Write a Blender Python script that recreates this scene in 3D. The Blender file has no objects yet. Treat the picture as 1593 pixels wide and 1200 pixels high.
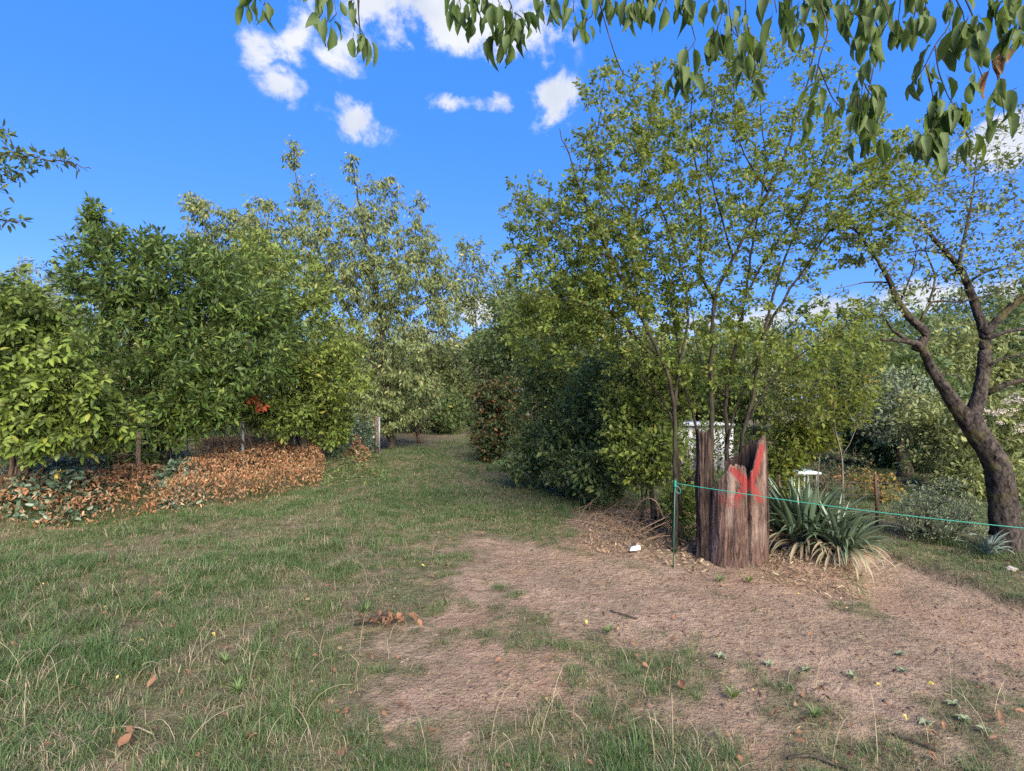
import bpy, math, random
import numpy as np
from mathutils import Vector, Matrix, Euler

SC = bpy.context.scene
COL = SC.collection
R = math.radians
# ------------------------------------------------------------------ camera, sky, sun, exposure
F = 796.5; CX = 796.5; HY = 622.0; CAMZ = 1.6          # focal length, centre, horizon (photo pixels), eye height
cam = bpy.data.cameras.new('camera'); camo = bpy.data.objects.new('camera', cam); COL.objects.link(camo)
cam.sensor_width = 36; cam.lens = F / 1593 * 36; cam.clip_start = 0.05; cam.clip_end = 3000
cam.shift_y = (HY - 600) / 1593
camo.location = (0, 0, CAMZ); camo.rotation_euler = (R(90), 0, 0); SC.camera = camo

SUN_EL, SUN_AZ = 34.0, 157.0                            # azimuth clockwise from +Y (forward): behind the camera, to the right
world = bpy.data.worlds.new('World'); SC.world = world; world.use_nodes = True
sd = bpy.data.lights.new('sun', 'SUN'); sd.energy = 4.8; sd.angle = R(55); sd.color = (1.0, 0.90, 0.74)
so = bpy.data.objects.new('sun', sd); COL.objects.link(so)
_el, _az = R(SUN_EL), R(SUN_AZ)
sdir = Vector((math.sin(_az) * math.cos(_el), math.cos(_az) * math.cos(_el), math.sin(_el)))
so.rotation_euler = sdir.to_track_quat('Z', 'Y').to_euler(); so.location = sdir * 50
SC.view_settings.view_transform = 'Standard'; SC.view_settings.look = 'None'
SC.view_settings.gamma = 1; SC.view_settings.use_curve_mapping = False
SC.view_settings.exposure = 1.48
SC.cycles.max_bounces = 5; SC.cycles.diffuse_bounces = 3; SC.cycles.glossy_bounces = 2
SC.cycles.transmission_bounces = 4; SC.cycles.transparent_max_bounces = 4
SC.cycles.use_denoising = False
SC.cycles.use_adaptive_sampling = True; SC.cycles.adaptive_threshold = 0.02


class NT:
    """small helper for node trees"""
    def __init__(s, tree):
        s.t = tree; s.n = tree.nodes; s.l = tree.links

    def node(s, typ, **kw):
        nd = s.n.new(typ)
        for k, v in kw.items():
            if k.startswith('in_'):
                nd.inputs[k[3:].replace('_', ' ')].default_value = v
            else:
                setattr(nd, k, v)
        return nd

    def put(s, sock, v):
        if isinstance(v, bpy.types.NodeSocket): s.l.new(v, sock)
        elif v is not None: sock.default_value = v

    def math(s, op, a, b=None, c=None, clamp=False):
        nd = s.n.new('ShaderNodeMath'); nd.operation = op; nd.use_clamp = clamp
        for i, v in enumerate((a, b, c)): s.put(nd.inputs[i], v) if v is not None else None
        return nd.outputs[0]

    def vmath(s, op, a, b):
        nd = s.n.new('ShaderNodeVectorMath'); nd.operation = op
        s.put(nd.inputs[0], a); s.put(nd.inputs[1], b)
        return nd.outputs['Value'] if op == 'DOT_PRODUCT' else nd.outputs[0]

    def mix(s, f, a, b, blend='MIX'):
        nd = s.n.new('ShaderNodeMix'); nd.data_type = 'RGBA'; nd.blend_type = blend
        s.put(nd.inputs[0], f)
        for i, v in ((6, a), (7, b)):
            if isinstance(v, tuple) and len(v) == 3: v = v + (1,)
            s.put(nd.inputs[i], v)
        return nd.outputs[2]

    def ramp(s, f, lo, hi, smooth=True):
        nd = s.n.new('ShaderNodeMapRange'); nd.interpolation_type = 'SMOOTHSTEP' if smooth else 'LINEAR'
        s.put(nd.inputs[0], f); nd.inputs[1].default_value = lo; nd.inputs[2].default_value = hi
        return nd.outputs[0]

    def noise(s, vec, scale, detail=4, rough=.55, dist=0):
        nd = s.n.new('ShaderNodeTexNoise'); nd.inputs['Scale'].default_value = scale
        nd.inputs['Detail'].default_value = detail; nd.inputs['Roughness'].default_value = rough
        nd.inputs['Distortion'].default_value = dist
        if vec is not None: s.l.new(vec, nd.inputs['Vector'])
        return nd.outputs['Fac']


def build_sky():
    w = NT(world.node_tree); w.n.clear()
    out = w.node('ShaderNodeOutputWorld'); bg = w.node('ShaderNodeBackground'); bg.inputs[1].default_value = 0.15
    sky = w.node('ShaderNodeTexSky'); sky.sky_type = 'NISHITA'; sky.sun_disc = False
    sky.sun_elevation = R(SUN_EL); sky.sun_rotation = R(SUN_AZ); sky.air_density = 1.0; sky.dust_density = 0.3; sky.ozone_density = 2.2
    hs = w.node('ShaderNodeHueSaturation'); hs.inputs['Saturation'].default_value = 1.12; hs.inputs['Value'].default_value = 1.1
    w.l.new(sky.outputs[0], hs.inputs['Color'])
    blue = w.mix(.82, hs.outputs[0], (.045, .575, 2.6, 1))      # the even deep blue of the photograph
    d = w.node('ShaderNodeTexCoord').outputs['Generated']
    # (photo x, photo y, half width, half height, weight, tilt)
    blobs = [(690, 0, 150, 54, 1.4, 0), (790, 35, 90, 48, 1.15, -25), (600, -60, 170, 70, 1.3, 0), (402, 85, 32, 38, .95, -30), (435, 125, 40, 28, .95, -30), (455, 60, 26, 62, .55, -20),
             (556, 188, 54, 30, 1.05, -8), (540, 80, 46, 40, .7, 0), (858, 158, 42, 38, 1.1, 25), (780, 155, 50, 22, .85, 0),
             (698, 160, 36, 14, .8, 0), (850, 80, 32, 36, .7, 0), (1575, 218, 75, 42, 1.15, 0), (1490, 455, 150, 32, 1.1, 0),
             (1300, 478, 70, 26, .9, 0), (760, 478, 100, 32, 1.1, 0), (640, 520, 60, 20, .9, 0), (1120, 500, 160, 26, .7, 0)]
    tot = None
    for (px, py, rx, ry, wt, tilt) in blobs:
        c = Vector(((px - CX) / F, 1, (HY - py) / F)).normalized()
        t1 = Vector((0, 0, 1)).cross(c).normalized() * -1; t2 = t1.cross(c); t2 = t2 if t2.z > 0 else -t2
        ct, st = math.cos(R(tilt)), math.sin(R(tilt))
        a1 = t1 * ct + t2 * st; a2 = t2 * ct - t1 * st
        k = 1 / (F * math.sqrt(1 + ((px - CX) / F) ** 2))
        a = w.math('DIVIDE', w.vmath('DOT_PRODUCT', d, tuple(a1)), rx * k)
        b = w.math('DIVIDE', w.vmath('DOT_PRODUCT', d, tuple(a2)), ry * k)
        r = w.math('SQRT', w.math('ADD', w.math('MULTIPLY', a, a), w.math('MULTIPLY', b, b)))
        m = w.math('MULTIPLY', w.math('SUBTRACT', 1.25, r), wt)
        f = w.math('GREATER_THAN', w.vmath('DOT_PRODUCT', d, tuple(c)), 0.3)
        m = w.math('MULTIPLY', m, f)
        tot = m if tot is None else w.math('MAXIMUM', tot, m)
    n1 = w.math('ADD', w.math('MULTIPLY', w.noise(d, 10, 9, .62, .5), .72), w.math('MULTIPLY', w.noise(d, 34, 8, .65, .3), .28)); n2 = w.noise(d, 3.2, 5, .5)
    any_ = w.math('MULTIPLY', w.ramp(n2, .60, .76), 0.75)       # the same fair weather clouds all round
    tot = w.math('MAXIMUM', w.math('MAXIMUM', tot, 0.0), any_)
    den = w.math('ADD', tot, w.math('MULTIPLY', w.math('SUBTRACT', n1, .52), 4.2))
    den = w.math('MULTIPLY', w.ramp(den, .24, .92), w.ramp(tot, 0.02, .4))
    shade = w.ramp(w.noise(d, 8, 5, .5), .3, .7)
    cc = w.mix(shade, (1.65, 1.8, 2.1, 1), (2.28, 2.33, 2.42, 1))
    col = w.mix(w.math('MULTIPLY', den, .96), blue, cc)
    w.l.new(col, bg.inputs[0]); w.l.new(bg.outputs[0], out.inputs[0])
build_sky()

# ------------------------------------------------------------------ helpers
rng = np.random.default_rng(11)
UP = np.array([0., 0., 1.])


def norm(v):
    v = np.asarray(v, float)
    return v / np.maximum(np.linalg.norm(v, axis=-1, keepdims=True), 1e-9)


def P(px, py, d):
    """photo pixel at forward distance d -> world point"""
    return np.array([(px - CX) / F * d, d, CAMZ - (py - HY) / F * d])


def G(px, py):
    d = CAMZ * F / (py - HY)
    return np.array([(px - CX) / F * d, d])


def _hash(i, j, s):
    h = np.sin(i * 127.1 + j * 311.7 + s * 74.7) * 43758.5453
    return h - np.floor(h)


def vnoise(x, y, s=0):
    xi = np.floor(x); yi = np.floor(y); fx = x - xi; fy = y - yi
    fx = fx * fx * (3 - 2 * fx); fy = fy * fy * (3 - 2 * fy)
    a = _hash(xi, yi, s); b = _hash(xi + 1, yi, s); c = _hash(xi, yi + 1, s); e = _hash(xi + 1, yi + 1, s)
    return a + (b - a) * fx + (c - a) * fy + (a - b - c + e) * fx * fy


def fbm(x, y, s=0, o=4):
    t = 0; a = .5; n = 0
    for k in range(o):
        t = t + a * vnoise(x, y, s + k * 3.1); n += a; a *= .5; x = x * 2.03; y = y * 2.03
    return t / n


def sstep(x, a, b):
    t = np.clip((x - a) / (b - a), 0, 1)
    return t * t * (3 - 2 * t)


def polysdf(x, y, poly):
    """signed distance, positive inside"""
    p = np.asarray(poly, float); x = np.asarray(x, float); y = np.asarray(y, float)
    dmin = np.full(x.shape, 1e9); ins = np.zeros(x.shape, bool)
    for i in range(len(p)):
        a = p[i]; b = p[(i + 1) % len(p)]; e = b - a
        t = np.clip(((x - a[0]) * e[0] + (y - a[1]) * e[1]) / (e @ e), 0, 1)
        dmin = np.minimum(dmin, np.hypot(x - a[0] - t * e[0], y - a[1] - t * e[1]))
        c = ((a[1] > y) != (b[1] > y)) & (x < (b[0] - a[0]) * (y - a[1]) / (b[1] - a[1] + 1e-12) + a[0])
        ins ^= c
    return np.where(ins, dmin, -dmin)


def gp(pts): return [G(*q) for q in pts]


DIRT = gp([(735, 838), (870, 850), (980, 868), (1110, 905), (1250, 925), (1350, 935), (1593, 1010), (1750, 1075), (1750, 1180), (1560, 1150), (1480, 1100), (1400, 1130), (1300, 1120), (1190, 1100), (1060, 1045), (960, 985), (870, 960), (800, 975), (770, 1010), (800, 1060), (740, 1095), (680, 1075), (690, 990), (715, 930), (705, 880)])
PATH = gp([(1335, 868), (1370, 850), (1420, 868), (1500, 898), (1593, 930), (1800, 990), (2100, 1070), (1800, 1090), (1593, 1032), (1440, 975), (1340, 925)])
LAWN = gp([(1200, 850), (1240, 795), (1480, 780), (1700, 790), (1700, 930), (1593, 925), (1500, 892), (1400, 858)])
SOIL = gp([(870, 845), (900, 800), (1000, 790), (1080, 800), (1230, 800), (1340, 850), (1345, 930), (1200, 935), (1080, 900), (960, 870)])
FA = np.array([-6.9, 6.0]); FB = np.array([-3.5, 13.4]); FD = (FB - FA) / np.linalg.norm(FB - FA); FN = np.array([FD[1], -FD[0]])


def fence_dist(x, y):
    """distance in front (towards the path) of the left fence"""
    return (x - FA[0]) * FN[0] + (y - FA[1]) * FN[1]


def height(x, y):
    x = np.asarray(x, float); y = np.asarray(y, float)
    h = (fbm(x * .5, y * .5, 5) - .5) * .10 + (fbm(x * 2.2, y * 2.2, 9, 3) - .5) * .045
    fd = fence_dist(x, y)
    h = h + .22 * sstep(fd, 1.3, 0.1) * sstep(y, 16, 12)
    h = h - .075 * sstep(polysdf(x, y, PATH), -.06, .05)
    h = h + .022 * (fbm(x * 7, y * 7, 3, 3) - .5)
    h = h + .02 * np.maximum(y - 14, 0) * sstep(y, 14, 26) * np.where(y < 40, 1, 40 / np.maximum(y, 1))
    q = G(1262, 880); h = h + .06 * np.exp(-((x - q[0]) ** 2 + (y - q[1] - .1) ** 2) / .16)
    return h


def hz(x, y): return float(height(np.array([x]), np.array([y]))[0])


def dirtmask(x, y):
    n = (fbm(x * 2.6, y * 2.6, 21, 4) - .5)
    a = sstep(polysdf(x, y, DIRT) + n * 1.9 + (fbm(x * 9, y * 9, 43, 3) - .5) * .8, -.30, .30)
    b = sstep(polysdf(x, y, PATH) + n * .25, -.06, .06)
    c = sstep(polysdf(x, y, SOIL) + n * .8, -.2, .2)
    return np.maximum(np.maximum(a, b), c)


# materials ---------------------------------------------------------------
MATS = {}


def newmat(name):
    m = bpy.data.materials.new(name); m.use_nodes = True
    t = NT(m.node_tree); t.n.clear()
    out = t.node('ShaderNodeOutputMaterial'); b = t.node('ShaderNodeBsdfPrincipled')
    t.l.new(b.outputs[0], out.inputs[0]); MATS[name] = m
    return m, t, b, out


def leafmat(name, c1, c2, c3=None, frac3=0.0, trans=.30, rough=.55, spec=.22, patch=1.2, gain=1.45):
    """leaf: per-leaf random between c1 and c2, a share of c3, paler underside, some light comes through"""
    c1, c2, c3 = [None if c is None else (tuple(min(x * gain * k, max(x, .26)) for x, k in zip(c, (1.06, 1, .9))) if max(c) < .2 else c) for c in (c1, c2, c3)]
    m, t, b, out = newmat(name)
    g = t.node('ShaderNodeNewGeometry'); rnd = g.outputs['Random Per Island']
    nz = t.noise(g.outputs['Position'], patch, 3)
    f = t.math('ADD', t.math('MULTIPLY', rnd, .65), t.math('MULTIPLY', t.ramp(nz, .3, .7), .35))
    col = t.mix(f, c1, c2)
    if c3 is not None:
        r2 = t.math('FRACT', t.math('MULTIPLY', rnd, 37.17))
        col = t.mix(t.math('LESS_THAN', r2, frac3), col, c3)
    und = t.mix(.28, col, (.15, .19, .11))
    col = t.mix(g.outputs['Backfacing'], col, und)
    t.l.new(col, b.inputs['Base Color']); b.inputs['Roughness'].default_value = rough
    b.inputs['Specular IOR Level'].default_value = spec
    tr = t.node('ShaderNodeBsdfTranslucent'); tc = t.mix(.5, col, t.mix(1.0, col, (1.5, 1.35, .45), 'MULTIPLY'))
    t.l.new(tc, tr.inputs[0])
    ms = t.node('ShaderNodeMixShader'); ms.inputs[0].default_value = trans
    t.l.new(b.outputs[0], ms.inputs[1]); t.l.new(tr.outputs[0], ms.inputs[2]); t.l.new(ms.outputs[0], out.inputs[0])
    return m


def barkmat(name, c1, c2, scale=14, moss=None, mossamt=0.0, bump=.5, stretch=.25):
    m, t, b, out = newmat(name)
    g = t.node('ShaderNodeTexCoord'); mp = t.node('ShaderNodeMapping'); mp.inputs['Scale'].default_value = (1, 1, stretch)
    t.l.new(g.outputs['Object'], mp.inputs[0])
    n = t.noise(mp.outputs[0], scale, 7, .65, .4); n2 = t.noise(g.outputs['Object'], 3.3, 4)
    col = t.mix(t.ramp(n, .32, .68), c1, c2)
    if moss: col = t.mix(t.math('MULTIPLY', t.ramp(n2, .52, .66), mossamt), col, moss)
    t.l.new(col, b.inputs['Base Color']); b.inputs['Roughness'].default_value = .9; b.inputs['Specular IOR Level'].default_value = .15
    bp = t.node('ShaderNodeBump'); bp.inputs['Strength'].default_value = bump; bp.inputs['Distance'].default_value = .03
    t.l.new(n, bp.inputs['Height']); t.l.new(bp.outputs[0], b.inputs['Normal'])
    return m


def plain(name, c, rough=.6, metal=0, var=.25, scale=20, c2=None):
    m, t, b, out = newmat(name)
    g = t.node('ShaderNodeTexCoord'); n = t.noise(g.outputs['Object'], scale, 5)
    c2 = c2 or tuple(x * (1 - var) for x in c)
    t.l.new(t.mix(t.ramp(n, .35, .65), c2, c), b.inputs['Base Color'])
    b.inputs['Roughness'].default_value = rough; b.inputs['Metallic'].default_value = metal
    return m


# objects -----------------------------------------------------------------
def mesh_np(name, verts, faces, mat=None, smooth=False):
    verts = np.asarray(verts, np.float32); faces = np.asarray(faces, np.int32)
    me = bpy.data.meshes.new(name); k = faces.shape[1]
    me.vertices.add(len(verts)); me.vertices.foreach_set('co', verts.ravel())
    me.loops.add(faces.size); me.loops.foreach_set('vertex_index', faces.ravel())
    me.polygons.add(len(faces)); me.polygons.foreach_set('loop_start', np.arange(0, faces.size, k, dtype=np.int32))
    if smooth: me.polygons.foreach_set('use_smooth', np.ones(len(faces), bool))
    me.update(calc_edges=True)
    if mat: me.materials.append(mat)
    return me


def link(name, me, parent=None, loc=None, kind=None, label=None, cat=None, group=None):
    o = bpy.data.objects.new(name, me); COL.objects.link(o)
    if parent is not None: o.parent = parent
    if loc is not None: o.location = loc
    if kind: o['kind'] = kind
    if label: o['label'] = label
    if cat: o['category'] = cat
    if group: o['group'] = group
    return o


def thing(name, label, cat, loc=(0, 0, 0), group=None): return link(name, None, None, loc, None, label, cat, group)


T2 = (np.array([(0, 0, 0), (.45, -.5, .13), (1, 0, -.06), (.45, .5, .13)]), np.array([(0, 1, 2), (0, 2, 3)]))
T4 = (np.array([(0, 0, 0), (.25, -.42, .12), (.62, -.40, .08), (1, 0, -.18), (.62, .40, .08), (.25, .42, .12)]), np.array([(0, 1, 2), (0, 2, 3), (0, 3, 4), (0, 4, 5)]))


def leaf_mesh(name, base, axis, nrm, L, W, tpl, mat):
    tp, tf = tpl; n = len(base)
    axis = norm(axis); nrm = norm(nrm - axis * np.sum(nrm * axis, 1, keepdims=True)); side = np.cross(nrm, axis)
    L = np.broadcast_to(L, (n,))[:, None, None]; W = np.broadcast_to(W, (n,))[:, None, None]
    v = base[:, None] + axis[:, None] * (tp[None, :, 0:1] * L) + side[:, None] * (tp[None, :, 1:2] * W) + nrm[:, None] * (tp[None, :, 2:3] * W)
    f = (np.arange(n) * len(tp))[:, None, None] + tf[None]
    return mesh_np(name, v.reshape(-1, 3), f.reshape(-1, 3), mat)


def catmull(pts, step):
    p = np.asarray(pts, float)
    if len(p) == 2: p = np.array([p[0], (p[0] + p[1]) / 2, p[1]])
    q = np.vstack([2 * p[0] - p[1], p, 2 * p[-1] - p[-2]]); out = []; par = []
    for i in range(1, len(q) - 2):
        n = max(2, int(np.linalg.norm(q[i + 1] - q[i]) / step)); t = np.linspace(0, 1, n, endpoint=False)[:, None]
        a, b, c, d = q[i - 1], q[i], q[i + 1], q[i + 2]
        out.append(.5 * (2 * b + (c - a) * t + (2 * a - 5 * b + 4 * c - d) * t ** 2 + (3 * b - a - 3 * c + d) * t ** 3)); par.append(i - 1 + t[:, 0])
    out.append(p[-1:]); par.append(np.array([len(p) - 1.]))
    return np.vstack(out), np.concatenate(par)


def tube(pts, rad, n):
    """verts, quads of a tapered tube along pts; closed ends by a point"""
    pts = np.asarray(pts, float); rad = np.broadcast_to(rad, (len(pts),)); m = len(pts)
    tan = norm(np.gradient(pts, axis=0))
    ref = np.where(np.abs(tan[:, 2:3]) > .9, np.array([[1., 0, 0]]), np.array([[0, 0, 1.]]))
    ref = np.broadcast_to(ref[0], tan.shape)
    s = norm(np.cross(tan, ref)); u = np.cross(s, tan)
    a = np.linspace(0, 2 * np.pi, n, endpoint=False)
    v = pts[:, None] + (s[:, None] * np.cos(a)[None, :, None] + u[:, None] * np.sin(a)[None, :, None]) * rad[:, None, None]
    i = np.arange(m - 1)[:, None] * n; j = np.arange(n)[None]; j2 = (j + 1) % n
    f = np.stack([i + j, i + j2, i + n + j2, i + n + j], -1).reshape(-1, 4)
    v = v.reshape(-1, 3)
    if n == 4: f = np.vstack([f, [[3, 2, 1, 0]], [[(m - 1) * n + k for k in range(4)]]])
    elif n > 4 and n % 2 == 0:
        cap = [[0, n - 1 - k, n - 2 - k, n - 3 - k] for k in range(0, n - 3, 2)]
        f = np.vstack([f, cap, [[(m - 1) * n + (0 if q == 0 else q + k) for q in range(4)] for k in range(0, n - 3, 2)]])
    return v, f


class MB:
    def __init__(s): s.v = []; s.f = []; s.n = 0
    def add(s, v, f): s.v.append(v); s.f.append(np.asarray(f) + s.n); s.n += len(v)
    def box(s, c, d, rz=0):
        c = np.array(c, float); h = np.array(d, float) / 2
        v = np.array([(x, y, z) for x in (-1, 1) for y in (-1, 1) for z in (-1, 1)]) * h
        cr, sr = math.cos(rz), math.sin(rz); v = np.stack([v[:, 0] * cr - v[:, 1] * sr, v[:, 0] * sr + v[:, 1] * cr, v[:, 2]], 1) + c
        s.add(v, [(0, 1, 3, 2), (4, 6, 7, 5), (0, 4, 5, 1), (2, 3, 7, 6), (0, 2, 6, 4), (1, 5, 7, 3)])
    def mesh(s, name, mat, smooth=False): return mesh_np(name, np.vstack(s.v), np.vstack(s.f), mat, smooth)


def E(px, py, d, rx, ry, rd, n, shell=.3):
    k = d / F
    return (P(px, py, d), np.array([rx * k, rd, ry * k]), n, shell)


def plant(name, label, cat, base, limbs, ells, leaf, bark, seed=0, group=None, uppen=.6, twig=(.0022, .010), crownname='crown',
          limbnames=None, zmin=.05, wob=.05, limb_sides=8, fine=1.35):
    """limbs: list of (points, r0, r1); the crown's twigs are grown from them out to points spread through the ellipsoids"""
    rg = np.random.default_rng(seed + 100)
    base = np.array(base, float); root = thing(name, label, cat, tuple(base), group)
    NP, NR, NTAN = [], [], []
    for i, (pts, r0, r1) in enumerate(limbs):
        p, par = catmull(pts, .035 if r0 > .045 and pts[0][1] < 7 else .10 if r0 > .03 else .14)
        jit = (rg.random(p.shape) - .5) * min(wob, r0 * .6); jit[0] = 0; p = p + jit
        s = np.concatenate([[0], np.cumsum(np.linalg.norm(np.diff(p, axis=0), axis=1))]); s /= s[-1]
        r = r0 + (r1 - r0) * s ** .8
        r = r * (1 + (rg.random(len(r)) - .5) * (.03 if r0 > .045 else .12))
        if p[0][2] < .4 + base[2] and i == 0: r[:4] = r[:4] * np.array([1.45, 1.25, 1.1, 1.03])[:len(r[:4])]
        ns = limb_sides if r0 > .02 else 6
        v, f = tube(p - base, r, ns)
        if r0 > .045:
            ai = np.tile(np.arange(ns), len(p)) * (6.283 / ns); si = np.repeat(np.cumsum(np.r_[0, np.linalg.norm(np.diff(p, axis=0), axis=1)]), ns); ctr = np.repeat(p - base, ns, axis=0)
            lump = 1 + .22 * (fbm(np.cos(ai) * 1.6 + 9, np.sin(ai) * 1.6 + si * 5, seed + i, 3) - .5) + .26 * (fbm(np.cos(ai) * 6 + 5, np.sin(ai) * 6 + si * 9, seed + i + 3, 3) - .5)
            v = ctr + (v - ctr) * lump[:, None]
        nm = (limbnames[i] if limbnames else ('trunk' if i == 0 else 'limb'))
        link(nm, mesh_np(nm, v, f, bark, True), root)
        NP.append(p); NR.append(r); NTAN.append(norm(np.gradient(p, axis=0)))
    cap = sum(len(x) for x in NP); tg = []
    for (c, rad, n, sh) in ells:
        n = int(n * fine) + 1; u = norm(rg.normal(size=(n, 3))) * (rg.random((n, 1)) ** sh)
        u = u * (1 + .22 * (rg.random((n, 1)) - .5)); tg.append(c + u * rad)
    tg = np.vstack(tg)
    tg = tg[tg[:, 2] > zmin + height(tg[:, 0], tg[:, 1])]
    K = 5; tot = cap + len(tg) * K
    pos = np.zeros((tot, 3)); rr = np.zeros(tot); tt = np.zeros((tot, 3))
    pos[:cap] = np.vstack(NP); rr[:cap] = np.concatenate(NR); tt[:cap] = np.vstack(NTAN); cnt = cap
    sub = pos[:cap:max(1, cap // 60)]
    order = np.argsort(np.min(np.linalg.norm(tg[:, None] - sub[None], axis=2), axis=1))
    tv, tf, tn = [], [], 0; paths = []
    for k in order:
        T = tg[k]; dv = pos[:cnt] - T; dist = np.sqrt((dv * dv).sum(1))
        j = int(np.argmin(dist + uppen * np.maximum(dv[:, 2], 0) + .02 / (rr[:cnt] + .004) * .03))
        N = pos[j]; L = dist[j]
        if L < .04: continue
        ax = norm((T - N)); c = N + norm(tt[j] * .55 + ax * .6 + UP * .15) * L * .5
        s = np.linspace(0, 1, K + 1)[:, None]
        p = (1 - s) ** 2 * N + 2 * s * (1 - s) * c + s * s * T
        p[1:] += (rg.random((K, 3)) - .5) * .05 * L
        r0 = min(.8 * rr[j], .003 + twig[1] * L); r0 = max(r0, twig[0]); r = np.linspace(r0, twig[0], K + 1)
        v, f = tube(p - base, r, 3); tv.append(v); tf.append(f + tn); tn += len(v)
        pos[cnt:cnt + K] = p[1:]; rr[cnt:cnt + K] = r[1:]; tt[cnt:cnt + K] = norm(np.gradient(p, axis=0))[1:]; cnt += K
        paths.append((p, L))
    link('twigs', mesh_np('twigs', np.vstack(tv), np.vstack(tf), bark), root, kind='stuff')
    # leaves along the outer part of every twig
    per = leaf['n'] / fine ** .7; m = len(paths)
    PP = np.array([q[0] for q in paths]); LL = np.array([q[1] for q in paths])
    n = np.maximum(3, (per * np.clip(LL / .45, .5, 1.6) * (.6 + .8 * rg.random(m)))).astype(int)
    idx = np.repeat(np.arange(m), n); N_ = len(idx)
    s = (leaf.get('s0', .15) + (1 - leaf.get('s0', .15)) * rg.random(N_)) * K; i0 = np.minimum(s.astype(int), K - 1); fr = (s - i0)[:, None]
    a = PP[idx, i0]; b = PP[idx, i0 + 1]; bp = a + (b - a) * fr; tan = norm(b - a)
    rad = norm(np.cross(tan, rg.normal(size=(N_, 3))))
    ax = tan * leaf.get('along', .5) + rad * leaf.get('out', .9) + UP * leaf.get('lift', .0) + rg.normal(size=(N_, 3)) * .15
    ax = norm(ax); bp = bp + norm(rad + ax) * leaf.get('pet', .02) * (.5 + rg.random((N_, 1)))
    bp = bp + rg.normal(size=(N_, 3)) * leaf.get('spread', .0)
    nr = UP * leaf.get('flat', 1.) + rg.normal(size=(N_, 3)) * leaf.get('tumble', .5)
    Ls = leaf['L'] * (.45 + .8 * rg.random(N_)); Ws = Ls * leaf['w'] * (.85 + .3 * rg.random(N_))
    link(crownname, leaf_mesh(crownname, bp - base, ax, nr, Ls, Ws, leaf.get('tpl', T2), leaf['mat']), root, kind='stuff')
    return root, pos[:cnt]


# ------------------------------------------------------------------ ground
def ground():
    m, t, b, out = newmat('earth_and_thatch')
    g = t.node('ShaderNodeNewGeometry').outputs['Position']
    at = t.node('ShaderNodeAttribute'); at.attribute_name = 'dirt'; dirt = at.outputs['Fac']
    n1 = t.noise(g, 1.3, 5); n2 = t.noise(g, 9, 6, .65); n3 = t.noise(g, 60, 5, .7); n4 = t.noise(g, .5, 3)
    soil = t.mix(t.ramp(n2, .3, .7), (.200, .140, .100), (.335, .245, .178))
    soil = t.mix(t.math('MULTIPLY', t.ramp(n1, .40, .66), .5), soil, (.135, .098, .070))
    soil = t.mix(t.math('MULTIPLY', t.ramp(n4, .45, .62), .55), soil, (.27, .165, .108))
    soil = t.mix(t.math('MULTIPLY', t.ramp(n3, .52, .68), .5), soil, (.33, .25, .18))
    soil = t.mix(t.math('MULTIPLY', t.ramp(n3, .46, .34), .6), soil, (.10, .068, .05))
    soil = t.mix(t.math('MULTIPLY', t.ramp(t.noise(g, 17, 5, .6), .60, .70), .75), soil, (.085, .058, .043))
    th = t.mix(t.ramp(n2, .35, .65), (.085, .072, .043), (.20, .155, .098))
    th = t.mix(t.math('MULTIPLY', t.ramp(n1, .42, .6), .55), th, (.075, .095, .04))
    th = t.mix(t.math('MULTIPLY', t.ramp(n3, .5, .7), .45), th, (.27, .22, .14))
    t.l.new(t.mix(dirt, th, soil), b.inputs['Base Color'])
    b.inputs['Roughness'].default_value = .95; b.inputs['Specular IOR Level'].default_value = .1
    bp = t.node('ShaderNodeBump'); bp.inputs['Strength'].default_value = 1.0; bp.inputs['Distance'].default_value = .045
    t.l.new(t.math('ADD', t.math('ADD', n2, t.math('MULTIPLY', t.noise(g, 26, 4, .6), .8)), t.math('MULTIPLY', n3, .45)), bp.inputs['Height']); t.l.new(bp.outputs[0], b.inputs['Normal'])
    xs = np.concatenate([-np.geomspace(900, 12.5, 14), np.arange(-12, -4, .12), np.arange(-4, 6.5, .055), np.arange(6.5, 12, .12), np.geomspace(12.5, 900, 14)])
    ys = np.concatenate([-np.geomspace(900, 1, 12), np.arange(-.5, 1.2, .25), np.arange(1.2, 8.5, .055), np.arange(8.5, 26, .15), np.geomspace(26.5, 1200, 18)])
    X, Y = np.meshgrid(xs, ys); Z = height(X, Y)
    Z = np.where(np.hypot(X, Y) > 45, 0.2, Z)
    nx = len(xs); V = np.stack([X, Y, Z], -1).reshape(-1, 3)
    i = np.arange(len(ys) - 1)[:, None] * nx; j = np.arange(nx - 1)[None]
    Fq = np.stack([i + j, i + j + 1, i + nx + j + 1, i + nx + j], -1).reshape(-1, 4)
    cen = V[Fq].mean(1); inp = polysdf(cen[:, 0], cen[:, 1], PATH) > 0
    for nm, sel in (('ground', ~inp), ('dirt_path', inp)):
        f = Fq[sel]; used, inv = np.unique(f, return_inverse=True); v = V[used]
        me = mesh_np(nm, v, inv.reshape(-1, 4), m, True)
        a = me.attributes.new('dirt', 'FLOAT', 'POINT'); a.data.foreach_set('value', dirtmask(v[:, 0], v[:, 1]).astype(np.float32))
        link(nm, me, kind='structure')
ground()

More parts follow.
